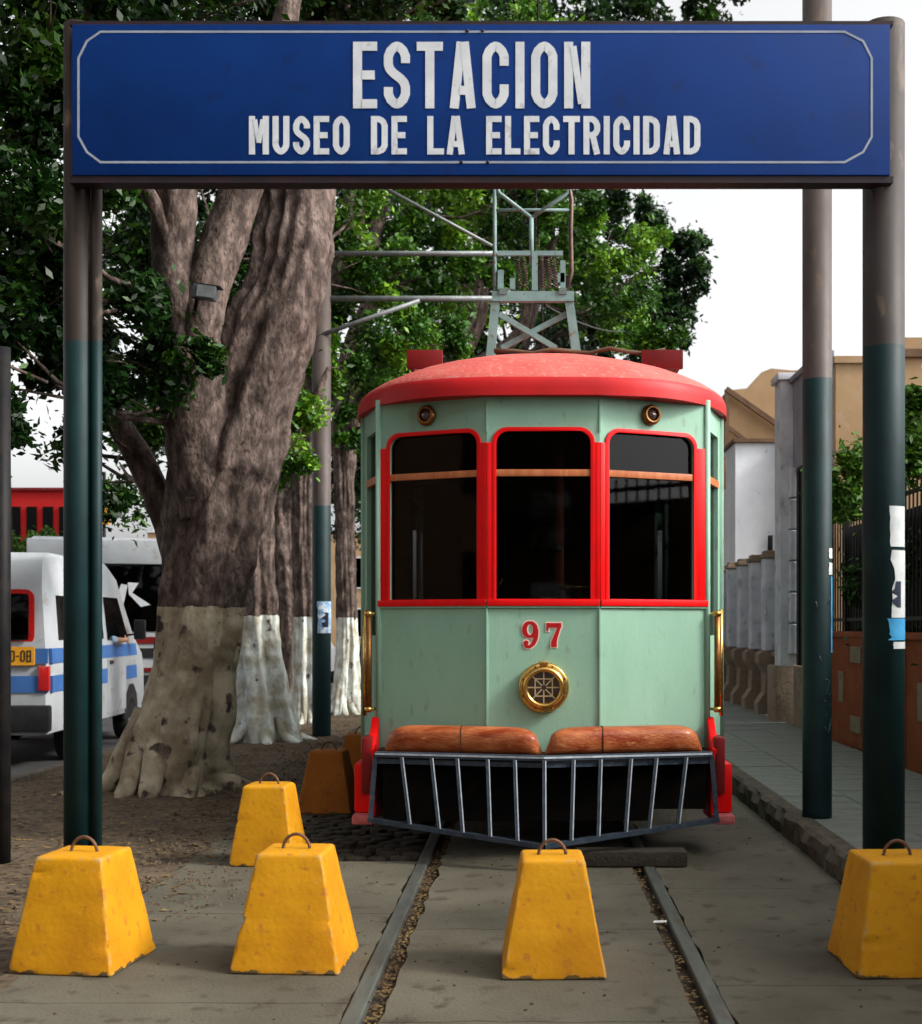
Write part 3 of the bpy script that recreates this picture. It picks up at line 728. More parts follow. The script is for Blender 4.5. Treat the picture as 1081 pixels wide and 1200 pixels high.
# interior
outl = [(-.34, .06), (.34, .06), (1.06, .38), (1.22, .88), (1.23, 8.5), (-1.23, 8.5), (-1.22, .88), (-1.06, .38)]
MB().plate(outl, [], .05, Matrix.Translation((0, 0, .70))).build('cab_floor', 'dark_wood', tram)
MB().plate(outl, [], .02, Matrix.Translation((0, 0, 3.0))).build('ceiling', 'dark_wood', tram)
MB().plate([(-1.2, .75), (-.33, .75), (-.33, 2.65), (.33, 2.65), (.33, .75), (1.2, .75), (1.2, 2.99), (-1.2, 2.99)], [arch(-1.0, -.45, 1.6, 2.6, .05), arch(.45, 1.0, 1.6, 2.6, .05)], .04, frame((0, 1.55, 0), (1, 0, 0))).build('bulkhead', 'dark_wood', tram)
MB().box((-1.2, 4.9, .75), (1.2, 4.95, 2.99)).build('bulkhead', 'dark_wood', tram)
ctl = MB().lathe([(.0, .75), (.13, .76), (.12, 1.62), (.14, 1.65), (.13, 1.70), (0, 1.72)], 20, Matrix.Translation((-.42, .42, 0))).build('controller', 'black_metal', tram)
MB().tube([(-.42, .42, 1.72), (-.42, .42, 1.78), (-.30, .36, 1.78), (-.28, .35, 1.84)], .012, 8).build('controller_handle', 'brass', ctl)
MB().tube([(.12, .62, .75), (.12, .62, 2.98)], .032, 12).build('stanchion', 'rail_wood', tram)
bw = MB().tube([(.18, .42, .75), (.18, .42, 1.75)], .02, 10).build('brake_column', 'black_metal', tram)
MB().tube([(.18+.13*math.cos(2*PI*k/20), .42+.13*math.sin(2*PI*k/20), 1.78) for k in range(21)], .012, 8).build('brake_wheel', 'brass', bw)
MB().lathe([(0, 0), (.03, .005), (.035, .03), (0, .05)], 12, Matrix.Translation((.10, .30, 2.02))).build('bell_knob', 'silver', tram)
MB().box((-.02, .10, 1.69), (.09, .2, 1.705)).build('notice', 'paper', tram)
# interior seats
for k in range(4):
    for s in (-1, 1):
        st = MB().box((s*.55 if s > 0 else -1.15, 2.0+k*.7, .75), (1.15 if s > 0 else -.55, 2.42+k*.7, 1.15)).build('seat', 'dark_wood', tram, bevel=.02)
        MB().box((.57 if s > 0 else -1.13, 2.44+k*.7, 1.1), (1.13 if s > 0 else -.57, 2.50+k*.7, 1.62)).build('seat_back', 'dark_wood', st)
# roof: domed at the ends
def roof():
    mb = MB(); v = []; rows = 30; N = 56
    # plan outline (front half) as closed loop sampled, rings shrink upwards
    def outline(t, off):
        # t 0..1 around: superellipse front + straight sides
        pts = []
        return pts
    half = []
    for k in range(15):                                  # front left corner round to the front middle
        a = PI/2*k/14
        half.append((-1.37+0, 0))
    loop = []
    yf, yr, hw = -.09, 8.75, 1.355
    cr = 1.15                                             # length of the curved nose
    for k in range(29):
        a = PI*k/28
        x = -hw*math.copysign(abs(math.cos(a))**.62, math.cos(a)); y = yf+cr-cr*abs(math.sin(a))**1.15
        loop.append((x, y))
    for k in range(29):
        a = PI*k/28
        x = hw*math.copysign(abs(math.cos(a))**.62, math.cos(a)); y = yr-cr+cr*abs(math.sin(a))**1.15
        loop.append((x, y))
    n = len(loop); cyc = (yf+yr)/2
    prof = [(0, -.035), (.0, .015), (.004, .055), (.018, .085), (.05, .115), (.11, .155), (.20, .20), (.32, .25), (.48, .30), (.68, .35), (.90, .39), (1.12, .415), (1.30, .425), (1.354, .428)]
    for ins, z in prof:
        sxk = (hw-ins)/hw
        for x, y in loop:
            # inset the ends by the same distance
            if y < cyc: yy = yf+ins*.82+(y-yf)*(1-ins/hw*.55)
            else: yy = yr-ins*.82-(yr-y)*(1-ins/hw*.55)
            wob = .004*noise.noise(Vector((x*3, y*3, z*4)))
            v.append((x*sxk, yy, ZT+z+wob-.0))
    f = []
    for i in range(len(prof)-1):
        for k in range(n): f.append((i*n+k, i*n+(k+1) % n, (i+1)*n+(k+1) % n, (i+1)*n+k))
    mi = [1 if i < 3 else 0 for i in range(len(prof)-1) for k in range(n)]
    b = len(mb.f); mb.add(v, f, True); mb.m[b:] = mi
    mb.add(v[:n], [tuple(range(n))[::-1]], False, 1)
    o = mb.build('roof', ['roof_red', 'lip_red'], tram); o.data.set_sharp_from_angle(angle=math.radians(55))
    return o
rf = roof()
# canvas seam, cable, side boards on the roof
for x0, x1 in ((-.99, -.73), (.73, 1.03)):
    MB().box((x0, .95, 3.40), (x1, 1.0, 3.535)).build('roof_board', 'dark_red', tram, bevel=.004)
    MB().box((x0+.02 if x0 < 0 else x1-.05, 1.0, 3.40), (x0+.05 if x0 < 0 else x1-.02, 5.5, 3.53)).build('roof_board', 'dark_red', tram)
rp = [(-.35+.14*k, 1.0+.05*math.sin(k*1.7), 3.535+.014*math.sin(k*2.3)+.006*math.cos(k*5)) for k in range(10)]
MB().tube(rp, .016, 8).build('roof_cable', 'brown', tram)
MB().tube([(-.35+.1*k, 1.04, 3.53+.012*math.sin(k*1.3+2)) for k in range(6)], .014, 8).build('roof_cable', 'black_metal', tram)
# trolley tower
TYt = 2.6; sT = F/(TY+TYt)
def tp(px, py, dy=0): s = F/(TY+TYt+dy); return Vector(((px-VX)/s-TX, TYt+dy, CH+(VY-py)/s))
tower = MB().bar(tp(577, 348), tp(673, 348), .07, .085).build('tower_beam', 'tower_paint', tram)
for dy in (0, .7):
    for a, b in ((tp(581, 354, dy), tp(570, 440, dy)), (tp(667, 350, dy), tp(684, 440, dy))):
        b = Vector((a.x+(b.x-a.x), TYt+dy, 3.44)); b.x = a.x+(b.x-a.x)
        MB().bar(a, b, .075, .04, (0, 1, 0)).build('tower_leg', 'tower_paint', tower)
    MB().bar(tp(585, 368, dy), tp(652, 408, dy), .035, .045).build('tower_brace', 'tower_paint', tower)
    MB().bar(tp(664, 368, dy+.05), tp(588, 408, dy+.05), .035, .045).build('tower_brace', 'tower_paint', tower)
MB().bar(tp(577, 348, .7), tp(673, 348, .7), .07, .085).build('tower_beam', 'tower_paint', tower)
for px in (590, 660): MB().bar(tp(px, 341, -.05), tp(px, 341, .75), .07, .05).build('tower_plank', 'tower_paint', tower)
pan = MB().bar(tp(583, 297), tp(660, 297), .035, .04).build('collector_frame', 'tower_paint', tram)
def pp(name, m, *pts, r=.016): return MB().tube(pts, r, 8).build(name, m, pan)
pp('collector_bar', 'tower_paint', tp(623, 310), tp(623, 255), r=.02)
pp('collector_bar', 'tower_paint', tp(623, 255), tp(585, 226), tp(581, 213), r=.018); pp('collector_bar', 'tower_paint', tp(623, 255), tp(666, 226), tp(667, 213), r=.018)
pp('collector_bar', 'tower_paint', tp(582, 246), tp(668, 246), r=.014)
pp('collector_bar', 'tower_paint', tp(580, 340), tp(580, 297), tp(580, 213), tp(581, 130, .2), tp(600, 100, .3), r=.017)
pp('collector_bar', 'spring_steel', tp(664, 343), tp(670, 318), tp(669, 270), tp(670, 235), tp(666, 213), tp(664, 130, .2), tp(640, 100, .3), r=.02)
pp('collector_shoe', 'spring_steel', Vector((-.35, TYt+.3, 6.13)), Vector((.35, TYt+.3, 6.13)), r=.025)
pp('collector_arm', 'spring_steel', tp(600, 100, .3), Vector((-.2, TYt+.3, 6.12)), r=.015); pp('collector_arm', 'spring_steel', tp(640, 100, .3), Vector((.2, TYt+.3, 6.12)), r=.015)
MB().bar(tp(587, 317), tp(587, 341), .05, .05, (0, 1, 0)).build('frame_post', 'tower_paint', pan)
MB().bar(tp(660, 306), tp(660, 341), .045, .05, (0, 1, 0)).build('frame_post', 'tower_paint', pan)
MB().bar(tp(598, 333), tp(604, 333), .05, .09, (0, 0, 1)).build('frame_block', 'tower_paint', pan)
MB().bar(tp(654, 326), tp(662, 326), .05, .08, (0, 0, 1)).build('frame_block', 'tower_paint', pan)
MB().bar(tp(627, 300), tp(627, 341), .05, .05, (0, 1, 0)).build('frame_post', 'tower_paint', pan)
for px in (606, 613, 634, 641, 648):
    pts = []
    for k in range(90):
        t = k/89; c = tp(px+3*math.sin(t*2), 303+34*t, .15); a = t*2*PI*11; pts.append(c+Vector((.018*math.cos(a), .018*math.sin(a), 0)))
    MB().tube(pts, .006, 5).build('spring', 'spring_steel', pan)
pp('trolley_rope', 'wire', tp(636, 300, .3), tp(636, 420, .3), r=.006)
# marker lights
def ring_light(x, y, z, r, M):
    o = MB().lathe([(0, .0), (r*.98, .002), (r*1.02, .02), (r*.85, .042), (r*.66, .045), (r*.62, .03), (r*.60, .01)], 28, M).build('marker_light', 'brass_dark', tram)
    MB().lathe([(r*.6, .012), (r*.5, .03), (r*.3, .042), (0, .046)], 20, M).build('light_lens', 'lens', o)
    return o
for s, M, u in ((-1, M1, L1*.46), (1, M2, L2*.46)): ring_light(0, 0, 0, .068, M @ Matrix.Translation((u, 2.925, .001)))
# headlamp
HL = M0 @ Matrix.Translation((.37+.002, 1.115, .0))
R0 = .165
hl = MB().lathe([(R0, .0), (R0*1.0, .035), (R0*.93, .058), (R0*.86, .046), (R0*.84, .06), (R0*.80, .078), (R0*.70, .084), (R0*.63, .074), (R0*.61, .03)], 48, HL).build('headlamp', 'brass', tram)
MB().lathe([(R0*.62, .028), (0, .026)], 32, HL).build('headlamp_reflector', 'lens', hl)
gm = MB()
for k in range(8):
    a = 2*PI*k/8
    gm.ribbon([(R0*.1*math.cos(a), R0*.1*math.sin(a)), (R0*.63*math.cos(a), R0*.63*math.sin(a))], .008, False, .006+.0003*k, HL @ Matrix.Translation((0, 0, .05)))
q = R0*.34
gm.ribbon([(-q, -q), (q, -q), (q, q), (-q, q)], .008, True, .0095, HL @ Matrix.Translation((0, 0, .05)))
gm.build('headlamp_grille', 'grille_pale', hl)
for k in range(8):
    a = 2*PI*(k+.5)/8; MB().lathe([(.007, 0), (.006, .006), (0, .008)], 8, HL @ Matrix.Translation((R0*.9*math.cos(a), R0*.9*math.sin(a), .05))).build('headlamp_screw', 'brass_dark', hl)
MB().box((-.03, R0*.9, .02), (.03, R0*1.05, .07), HL).build('headlamp_hinge', 'brass', hl, bevel=.006)
# number 97
def nine(M, grow, m, t):
    mb = MB(); pts = []; ws = []
    for k in range(25):
        a = 2*PI*k/24; pts.append((.047+.036*math.cos(a), .128+.046*math.sin(a))); ws.append(.018+.014*abs(math.cos(a)))
    mb.ribbon(pts[:-1], [w+grow for w in ws[:-1]], True, t, M)
    tail = [(.088, .130), (.087, .100), (.082, .065), (.068, .033), (.048, .016), (.026, .016), (.016, .030)]
    tw = [.030, .031, .030, .026, .020, .020, .026]
    mb.ribbon(tail, [w+grow for w in tw], False, t+.0006, M)
    n = 14; r = .017+grow/2
    mb.plate([(.021+r*math.cos(2*PI*k/n), .040+r*math.sin(2*PI*k/n)) for k in range(n)], [], t+.001, M)
    return mb
def seven(M, grow, m, t):
    mb = MB(); g = grow
    mb.ribbon([(.004-g/2, .156), (.098+g/2, .156)], .030+g, False, t, M)
    mb.plate([(.0-g/2, .172), (.012+g*.3, .172), (.014+g/2, .120-g/2), (.0-g/2, .120-g/2)], [], t+.0004, M)
    mb.ribbon([(.090, .160), (.076, .120), (.060, .080), (.050, .045), (.050, .014-g/2)], [.018+g, .022+g, .028+g, .036+g, .038+g], False, t+.0008, M)
    return mb
for fn, x in ((nine, -.135), (seven, .02)):
    Mn = M0 @ Matrix.Translation((.37+x, 1.365, .001))
    o = fn(Mn, .016, None, .0015).build('number_outline', 'num_edge', tram)
    fn(Mn @ Matrix.Translation((0, 0, .003)), 0, None, .0015).build('number_digit', 'num_red', o)
# padded wooden buffers
for s in (-1, 1):
    mb = MB(); v = []; n = 20; k_ = 26
    for i in range(k_+1):
        t = i/k_; u = .010+t*1.035
        e = 1-abs(2*t-1)**9; e = max(.0, e)**.55
        hh = .09*(.10+.90*e); dd = .115*(.15+.85*e)
        # follow the V of the front
        yc = -.20+max(0, (u-.02))*.24; zc = .70+hh*.95-.09*0
        for q in range(n):
            a = 2*PI*q/n; ca, sa = math.cos(a), math.sin(a)
            v.append((s*u, yc+dd*math.copysign(abs(ca)**.6, ca), zc-.01+hh*math.copysign(abs(sa)**.62, sa)*(1.0 if sa > 0 else .95)))
    f = [(i*n+q, i*n+(q+1) % n, (i+1)*n+(q+1) % n, (i+1)*n+q) if s > 0 else (i*n+q, (i+1)*n+q, (i+1)*n+(q+1) % n, i*n+(q+1) % n) for i in range(k_) for q in range(n)]
    f += [tuple(range(n)), tuple(k_*n+q for q in range(n))]
    mb.add(v, f, True); bp = mb.build('buffer_pad', 'pad_wood', tram)
    mb = MB(); us = s*(.53 if s < 0 else .38); yc = -.20+(abs(us)-.02)*.24
    mb.tube([(us, yc+.117*math.copysign(abs(math.cos(a))**.6, math.cos(a)), .70+.0855-.01+.0915*math.copysign(abs(math.sin(a))**.62, math.sin(a))) for a in [2*PI*k/28 for k in range(29)]], .004, 5)
    mb.build('pad_seam', 'dark_wood', bp)
# life guard fender
tips = (0, -.42); endx = 1.09
def fy(x, top=True): return (-.36 if top else -.50)+abs(x)*(.24 if top else .34)
def fz(x, top=True): return .685 if top else (.155+abs(x)*.095)
fb = MB().bar((-endx, fy(endx), .685), (0, fy(0), .685), .05, .035).bar((0, fy(0), .6852), (endx, fy(endx), .6852), .05, .035).build('fender_top_bar', 'fender_steel', tram, bevel=.003, seg=1)
MB().bar((-endx, fy(endx)+.0, .64), (0, fy(0)+.0, .64), .012, .03).bar((0, fy(0), .6402), (endx, fy(endx), .6402), .012, .03).build('fender_rail', 'fender_steel', tram)
MB().bar((-1.13, fy(1.13, 0), fz(1.13, 0)), (0, fy(0, 0), fz(0, 0)), .05, .03).bar((0, fy(0, 0), fz(0, 0)+.0005), (1.13, fy(1.13, 0), fz(1.13, 0)), .05, .03).build('fender_bottom_bar', 'fender_steel', tram)
for i in range(-5, 6):
    x = i*.182+.008*math.sin(i*2.7); xb = x*.93+.006*math.sin(i*4.1)
    a = Vector((x, fy(x)-.012, .672)); b = Vector((xb, fy(xb, 0), fz(xb, 0)+.012))
    ob = MB().bar(a, b, .020, .032, (0, 1, 0)).build('fender_bar', 'fender_steel', tram)
    ob2 = MB().bar(a+Vector((.011, -.017, 0)), b+Vector((.011, -.017, 0)), .007, .004, (0, 1, 0)).build('bar_highlight', 'highlight_pale', ob)  # painted highlight along each bar
MB().bar((-endx, fy(endx)-.026, .690), (0, fy(0)-.026, .690), .003, .012).bar((0, fy(0)-.026, .690), (endx, fy(endx)-.026, .690), .003, .012).build('fender_highlight', 'highlight_pale', tram)  # painted highlight along the top bar
for s in (-1, 1): MB().bar((s*1.09, fy(1.09), .68), (s*1.12, fy(1.12, 0), fz(1.12, 0)), .03, .03, (0, 1, 0)).build('fender_bar', 'fender_steel', tram)
# bench board under the pads, platform and underframe
MB().plate([(-1.1, .02), (0, -.30), (1.1, .02), (1.1, .5), (-1.1, .5)], [], .05, Matrix.Translation((0, 0, .64))).build('bumper_board', 'black_metal', tram)
MB().box((-1.08, .10, .30), (1.08, .9, .639)).build('underframe', 'undercar', tram)
MB().box((-1.15, .8, .50), (1.15, 8.3, .69)).build('underframe', 'undercar', tram)
MB().box((-1.05, -.02, .24), (.70, .2, .60)).build('shade_panel', 'undercar', tram)  # added dark panel; stands for the shade behind the fender bars
for yy in (1.9, 3.1, 6.0, 7.2):
    for s in (-1, 1):
        w_ = MB().lathe([(0, -.06), (.10, -.06), (.12, -.03), (.27, -.03), (.30, -.05), (.30, .05), (.33, .05), (.33, .075), (0, .075)], 32, Matrix.Translation((CX-TX+s*.70, yy, .335)) @ Matrix.Rotation(-s*PI/2, 4, 'Y')).build('wheel', 'undercar', tram)
    MB().tube([(-.7, yy, .335), (.7, yy, .335)], .05, 10).build('axle', 'undercar', tram)
for yy in (1.5, 5.6):
    for s in (-1, 1): MB().box((s*.92-.05, yy, .28), (s*.92+.05, yy+2.0, .48)).build('truck_frame', 'undercar', tram, bevel=.01)
MB().box((-.75, 1.0, .12), (.35, 1.2, .42)).build('life_tray', 'undercar', tram)
for x in (-.85, .55): MB().tube([(x, .5, .45), (x, .5, .62)], .05, 10).build('hanger', 'undercar', tram)
MB().tube([(.82, .5, .35), (.82, .9, .33)], .06, 12).build('air_pipe', 'undercar', tram)
# wooden stop block under the front
tag(MB().box((.28, 8.02, .006), (.98, 8.20, .10)).build('timber_sleeper', 'cobble', bevel=.01), 'dark weathered timber lying across the right rail under the tram front', 'timber')

# ------------------------------------------------------------------ trees
def trunk_mesh(mb, path, lobes=0.0, n=28, knots=.10, seed=0, flare=None):
    """path: list of (Vector, radius). resampled smoothly."""
    P = [p for p, r in path]; R = [r for p, r in path]; pts, rad = [], []
    L = len(P)
    for i in range(L-1):
        p0, p1, p2, p3 = P[max(i-1, 0)], P[i], P[i+1], P[min(i+2, L-1)]
        st = max(4, int((p2-p1).length/.05))
        for k in range(st):
            t = k/st; t2, t3 = t*t, t*t*t
            pts.append(.5*((2*p1)+(p2-p0)*t+(2*p0-5*p1+4*p2-p3)*t2+(3*p1-p0-3*p2+p3)*t3)); rad.append(R[i]+(R[i+1]-R[i])*(t*t*(3-2*t)))
    pts.append(P[-1]); rad.append(R[-1]); z0 = pts[0].z
    def j(i, a, p):
        c, s = math.cos(a), math.sin(a); z = p.z
        fl = noise.noise(Vector((c*1.5+seed, s*1.5, z*.28)))*.26+noise.noise(Vector((c*3.6+seed, s*3.6, z*.55)))*.17
        b = noise.noise(Vector((c*5+seed*2, s*5, z*3)))*knots
        rt = 0
        if lobes:
            k = math.exp(-(z-z0)*1.3)
            rt = lobes*k*(1.3*abs(math.sin(a*2.5+seed+z*.6+noise.noise(Vector((c, s, z+seed))))) ** .8-.85+.25*math.sin(a*9+seed+z))
        rg = .5-abs(noise.noise(Vector((c*2.6+seed, s*2.6, z*.45+seed))))*2.2
        kn = noise.fractal(p*3.3+Vector((seed, 0, 0)), 1, 2, 3)
        return 1+fl*(.9 if lobes else .6)+b+rt+(.16 if lobes else .09)*rg*.7+(.085 if lobes else .055)*kn+.03*noise.noise(Vector((p.x*6, p.y*6, z*9)))+.035*noise.noise(Vector((c*9+seed, s*9, z*2)))
    mb.tube(pts, rad, n, True, True, j)
def crown_mesh(name, blobs, m, parent, leaf=.12, dens=1.0, seed=1, twigs=True):
    import numpy as np
    rng = np.random.default_rng(seed); V = []; T = []
    for (c, r, cnt_) in blobs:
        cnt_ = int(cnt_*dens); c = np.array(c)
        # clumps inside the blob
        nc = max(6, int(r*r*11)); d = rng.normal(size=(nc, 3)); d /= np.linalg.norm(d, axis=1)[:, None]
        rr = r*rng.uniform(.35, 1.0, nc)**.6; cc = c+d*rr[:, None]*np.array([1, 1, .8]); cr_ = rng.uniform(.16, .42, nc)*r**.5
        tn = rng.uniform(0, 1, nc)
        k = rng.integers(0, nc, cnt_)
        off = rng.normal(size=(cnt_, 3)); off /= np.linalg.norm(off, axis=1)[:, None]
        p = cc[k]+off*(cr_[k]*np.where(rng.uniform(0, 1, cnt_) < .07, rng.uniform(1, 1.9, cnt_), rng.uniform(.2, 1, cnt_)**.5))[:, None]
        V.append(p); T.append(np.clip(tn[k]*.55+rng.uniform(0, .45, cnt_), 0, 1))
    p = np.concatenate(V); tone = np.concatenate(T); n = len(p)
    # leaf axes: mostly upward-facing with scatter
    nrm = rng.normal(size=(n, 3))*.9+np.array([0.1, -.25, .9]); nrm /= np.linalg.norm(nrm, axis=1)[:, None]
    t = rng.normal(size=(n, 3)); t -= (t*nrm).sum(1)[:, None]*nrm; t /= np.linalg.norm(t, axis=1)[:, None]
    b = np.cross(nrm, t); sz = leaf*rng.uniform(.4, 1.25, n)[:, None]
    a0 = p-t*sz*.5; a1 = p+b*sz*.24+nrm*sz*.05; a2 = p+t*sz*.5; a3 = p-b*sz*.24+nrm*sz*.05
    verts = np.stack([a0, a1, a2, a3], 1).reshape(-1, 3)
    me = bpy.data.meshes.new(name); me.vertices.add(4*n); me.loops.add(4*n); me.polygons.add(n)
    me.vertices.foreach_set('co', verts.ravel().astype('f')); me.loops.foreach_set('vertex_index', np.arange(4*n, dtype='i'))
    me.polygons.foreach_set('loop_start', np.arange(0, 4*n, 4, dtype='i'))
    me.update(calc_edges=True)
    at_ = me.attributes.new('tone', 'FLOAT', 'POINT'); at_.data.foreach_set('value', np.repeat(tone, 4).astype('f'))
    me.materials.append(MATS[m]); o = bpy.data.objects.new(name, me); COL.objects.link(o); o.parent = parent
    return o
bark('bark_near', CH+(VY-712)/125.0, ((.37, .32, .23), (.19, .15, .095)), patch=.36)
bark('bark_lime', 1.65, ((.62, .66, .62), (.36, .33, .25)), patch=.31)
bark('bark_plain')
def pr(px, py, d, w): return (at(px, py, d), w/2/(F/d))
TG = 'trees lining the left side of the track'
def tree(name, lb, mtrunk, paths, blobs, leafm, leaf=.12, dens=1., seed=1, lobes=.5, group=TG, n=28, roots=9):
    root = empty(name, (paths[0][0][0].x, paths[0][0][0].y, 0), 0, lb, 'tree', group)
    mb = MB(); trunk_mesh(mb, paths[0], lobes, n=n*3 if lobes else n, seed=seed)
    child_at(mb.build('trunk', mtrunk), root)
    for i, pth in enumerate(paths[1:]):
        mb = MB(); trunk_mesh(mb, pth, 0, n=20, seed=seed+i*3.1); child_at(mb.build('limb', mtrunk), root)
    def all_pts():
        for pth in paths:
            for p, r in pth[1:]: yield p, r
    for (c_b, r_b, n_b) in (blobs or []):
        c_b = Vector(c_b); q, rq = min(all_pts(), key=lambda t: (t[0]-c_b).length+max(0, t[0].z-c_b.z))
        dd = (c_b-q).length
        if dd > 6 or dd < .5: continue
        mid = q.lerp(c_b, .5)+Vector((random.uniform(-.12, .12), random.uniform(-.12, .12), -.08*dd))*min(1, dd)
        r0_ = min(rq*.4, .022+.012*dd); tw = MB(); tw.tube([q, q.lerp(mid, .5), mid, mid.lerp(c_b, .6)+Vector((0, 0, .03*dd)), c_b+Vector((0, 0, r_b*.3))], [r0_, r0_*.8, r0_*.62, r0_*.45, r0_*.2], 7)
        for k in range(3):
            e = c_b+Vector((random.uniform(-1, 1), random.uniform(-1, 1), random.uniform(-.4, .8)))*r_b*.85
            tw.tube([mid.lerp(c_b, .3+.2*k), mid.lerp(c_b, .3+.2*k).lerp(e, .55)+Vector((0, 0, .04)), e], [r0_*.4, r0_*.28, r0_*.1], 5)
        child_at(tw.build('branch', mtrunk), root)
    if roots:
        random.seed(seed); c0 = paths[0][0][0]; r0 = paths[0][1][1]
        for k in range(roots):
            a = 2*PI*(k+random.uniform(-.3, .3))/roots; u = Vector((math.cos(a), math.sin(a), 0)); w = Vector((-u.y, u.x, 0))*random.uniform(-.25, .25); L_ = random.uniform(1.35, 2.1)
            c1 = Vector((c0.x, c0.y, 0))
            mb = MB(); trunk_mesh(mb, [(c1+u*r0*.45+Vector((0, 0, r0*1.5)), r0*.17), (c1+u*r0*.80+Vector((0, 0, r0*.62)), r0*.22), (c1+u*r0*1.12+w*r0+Vector((0, 0, r0*.10)), r0*.20), (c1+u*r0*L_+w*r0*2+Vector((0, 0, -.05)), r0*.07)], 0, n=14, knots=.2, seed=seed+k)
            child_at(mb.build('root', mtrunk), root)
    if blobs: child_at(crown_mesh('crown', blobs, leafm, None, leaf, dens, seed), root)
    return root
def bl_(px, py, d, r_px, cnt_): return (tuple(at(px, py, d)), r_px/(F/d), cnt_)
# near tree
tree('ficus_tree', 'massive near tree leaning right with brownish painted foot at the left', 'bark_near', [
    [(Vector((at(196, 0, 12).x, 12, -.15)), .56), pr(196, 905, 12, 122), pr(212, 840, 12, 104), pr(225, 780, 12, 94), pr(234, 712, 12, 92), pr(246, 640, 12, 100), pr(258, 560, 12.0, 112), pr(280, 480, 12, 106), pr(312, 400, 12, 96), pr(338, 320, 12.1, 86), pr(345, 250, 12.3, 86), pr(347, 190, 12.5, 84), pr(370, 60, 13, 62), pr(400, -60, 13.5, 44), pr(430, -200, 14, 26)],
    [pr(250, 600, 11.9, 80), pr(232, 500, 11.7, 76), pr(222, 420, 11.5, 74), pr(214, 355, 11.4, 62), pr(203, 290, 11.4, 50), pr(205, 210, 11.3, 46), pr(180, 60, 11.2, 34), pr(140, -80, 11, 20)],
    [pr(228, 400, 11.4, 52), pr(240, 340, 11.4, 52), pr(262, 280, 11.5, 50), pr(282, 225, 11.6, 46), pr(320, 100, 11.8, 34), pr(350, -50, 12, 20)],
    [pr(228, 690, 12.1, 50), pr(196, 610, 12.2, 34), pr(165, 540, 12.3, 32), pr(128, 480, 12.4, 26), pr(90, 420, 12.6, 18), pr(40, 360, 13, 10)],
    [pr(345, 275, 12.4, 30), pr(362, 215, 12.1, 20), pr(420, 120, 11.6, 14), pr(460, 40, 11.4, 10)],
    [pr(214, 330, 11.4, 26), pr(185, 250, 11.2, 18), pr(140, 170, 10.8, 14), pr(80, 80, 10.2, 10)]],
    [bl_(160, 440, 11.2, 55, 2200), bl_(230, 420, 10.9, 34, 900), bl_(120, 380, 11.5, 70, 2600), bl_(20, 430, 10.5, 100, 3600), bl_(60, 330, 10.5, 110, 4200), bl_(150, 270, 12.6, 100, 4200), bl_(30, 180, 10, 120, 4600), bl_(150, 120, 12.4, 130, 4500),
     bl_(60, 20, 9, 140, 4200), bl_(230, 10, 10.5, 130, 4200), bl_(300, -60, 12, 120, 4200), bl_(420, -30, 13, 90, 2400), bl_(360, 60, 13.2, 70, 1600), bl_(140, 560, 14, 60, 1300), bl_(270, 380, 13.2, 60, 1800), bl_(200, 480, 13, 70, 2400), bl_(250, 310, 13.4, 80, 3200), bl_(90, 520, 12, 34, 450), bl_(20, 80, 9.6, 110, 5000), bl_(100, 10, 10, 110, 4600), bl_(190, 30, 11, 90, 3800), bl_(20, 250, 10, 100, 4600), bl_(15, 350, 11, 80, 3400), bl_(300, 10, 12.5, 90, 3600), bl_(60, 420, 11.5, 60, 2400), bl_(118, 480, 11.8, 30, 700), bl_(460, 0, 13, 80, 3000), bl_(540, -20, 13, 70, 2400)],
    'leaf_shaded', .105, 1.0, 11, lobes=.26)
tree('ficus_tree', 'second tree from the camera with ridged whitewashed foot', 'bark_lime', [
    [(Vector((at(309, 0, 17).x, 17, -.15)), .44), pr(309, 862, 17, 66), pr(306, 800, 17, 54), pr(301, 720, 17, 46), pr(300, 640, 17, 40), pr(301, 560, 17, 36), pr(300, 480, 17, 40), pr(310, 400, 17, 36), pr(330, 300, 17, 34), pr(340, 150, 17, 24), pr(350, -20, 17, 14)],
    [pr(306, 600, 17, 26), pr(330, 520, 17.2, 20), pr(364, 480, 17.3, 14), pr(385, 430, 17.3, 4)]],
    [bl_(338, 480, 16.3, 32, 1300), bl_(345, 540, 17.0, 24, 700), bl_(330, 405, 16.5, 36, 1500), bl_(395, 330, 19.2, 60, 2600), bl_(410, 420, 18.4, 55, 2400), bl_(320, 250, 19, 90, 3000), bl_(420, 260, 18.8, 50, 1800), bl_(350, 120, 17, 120, 4000), bl_(450, 20, 17, 110, 3800), bl_(250, 400, 18, 60, 1400)], 'leaf', .12, 1., 23, lobes=.42)
tree('ficus_tree', 'third tree, dark trunk half hidden behind the overhead line pole', 'bark_lime', [
    [(Vector((at(356, 0, 20).x, 20, -.15)), .32), pr(360, 845, 20, 34), pr(358, 780, 20, 27), pr(358, 715, 20, 26), pr(356, 640, 20, 28), pr(356, 560, 20, 28), pr(356, 480, 20, 34), pr(372, 400, 20, 30), pr(400, 330, 20, 26), pr(414, 260, 20, 24), pr(420, 150, 20, 18), pr(430, 0, 20, 10)],
    [pr(372, 400, 20, 22), pr(420, 330, 20.3, 20), pr(443, 260, 20.5, 18), pr(455, 200, 20.6, 16), pr(480, 60, 21, 10)]],
    [bl_(340, 560, 20, 30, 600), bl_(470, 330, 19.5, 55, 2600), bl_(500, 400, 19.6, 50, 2400), bl_(460, 250, 20.6, 40, 1500), bl_(440, 390, 19, 50, 2200), bl_(520, 60, 20, 110, 4000), bl_(540, 200, 20.5, 60, 2600), bl_(490, 300, 22, 60, 2600)], 'leaf', .13, 1., 31, lobes=.35)
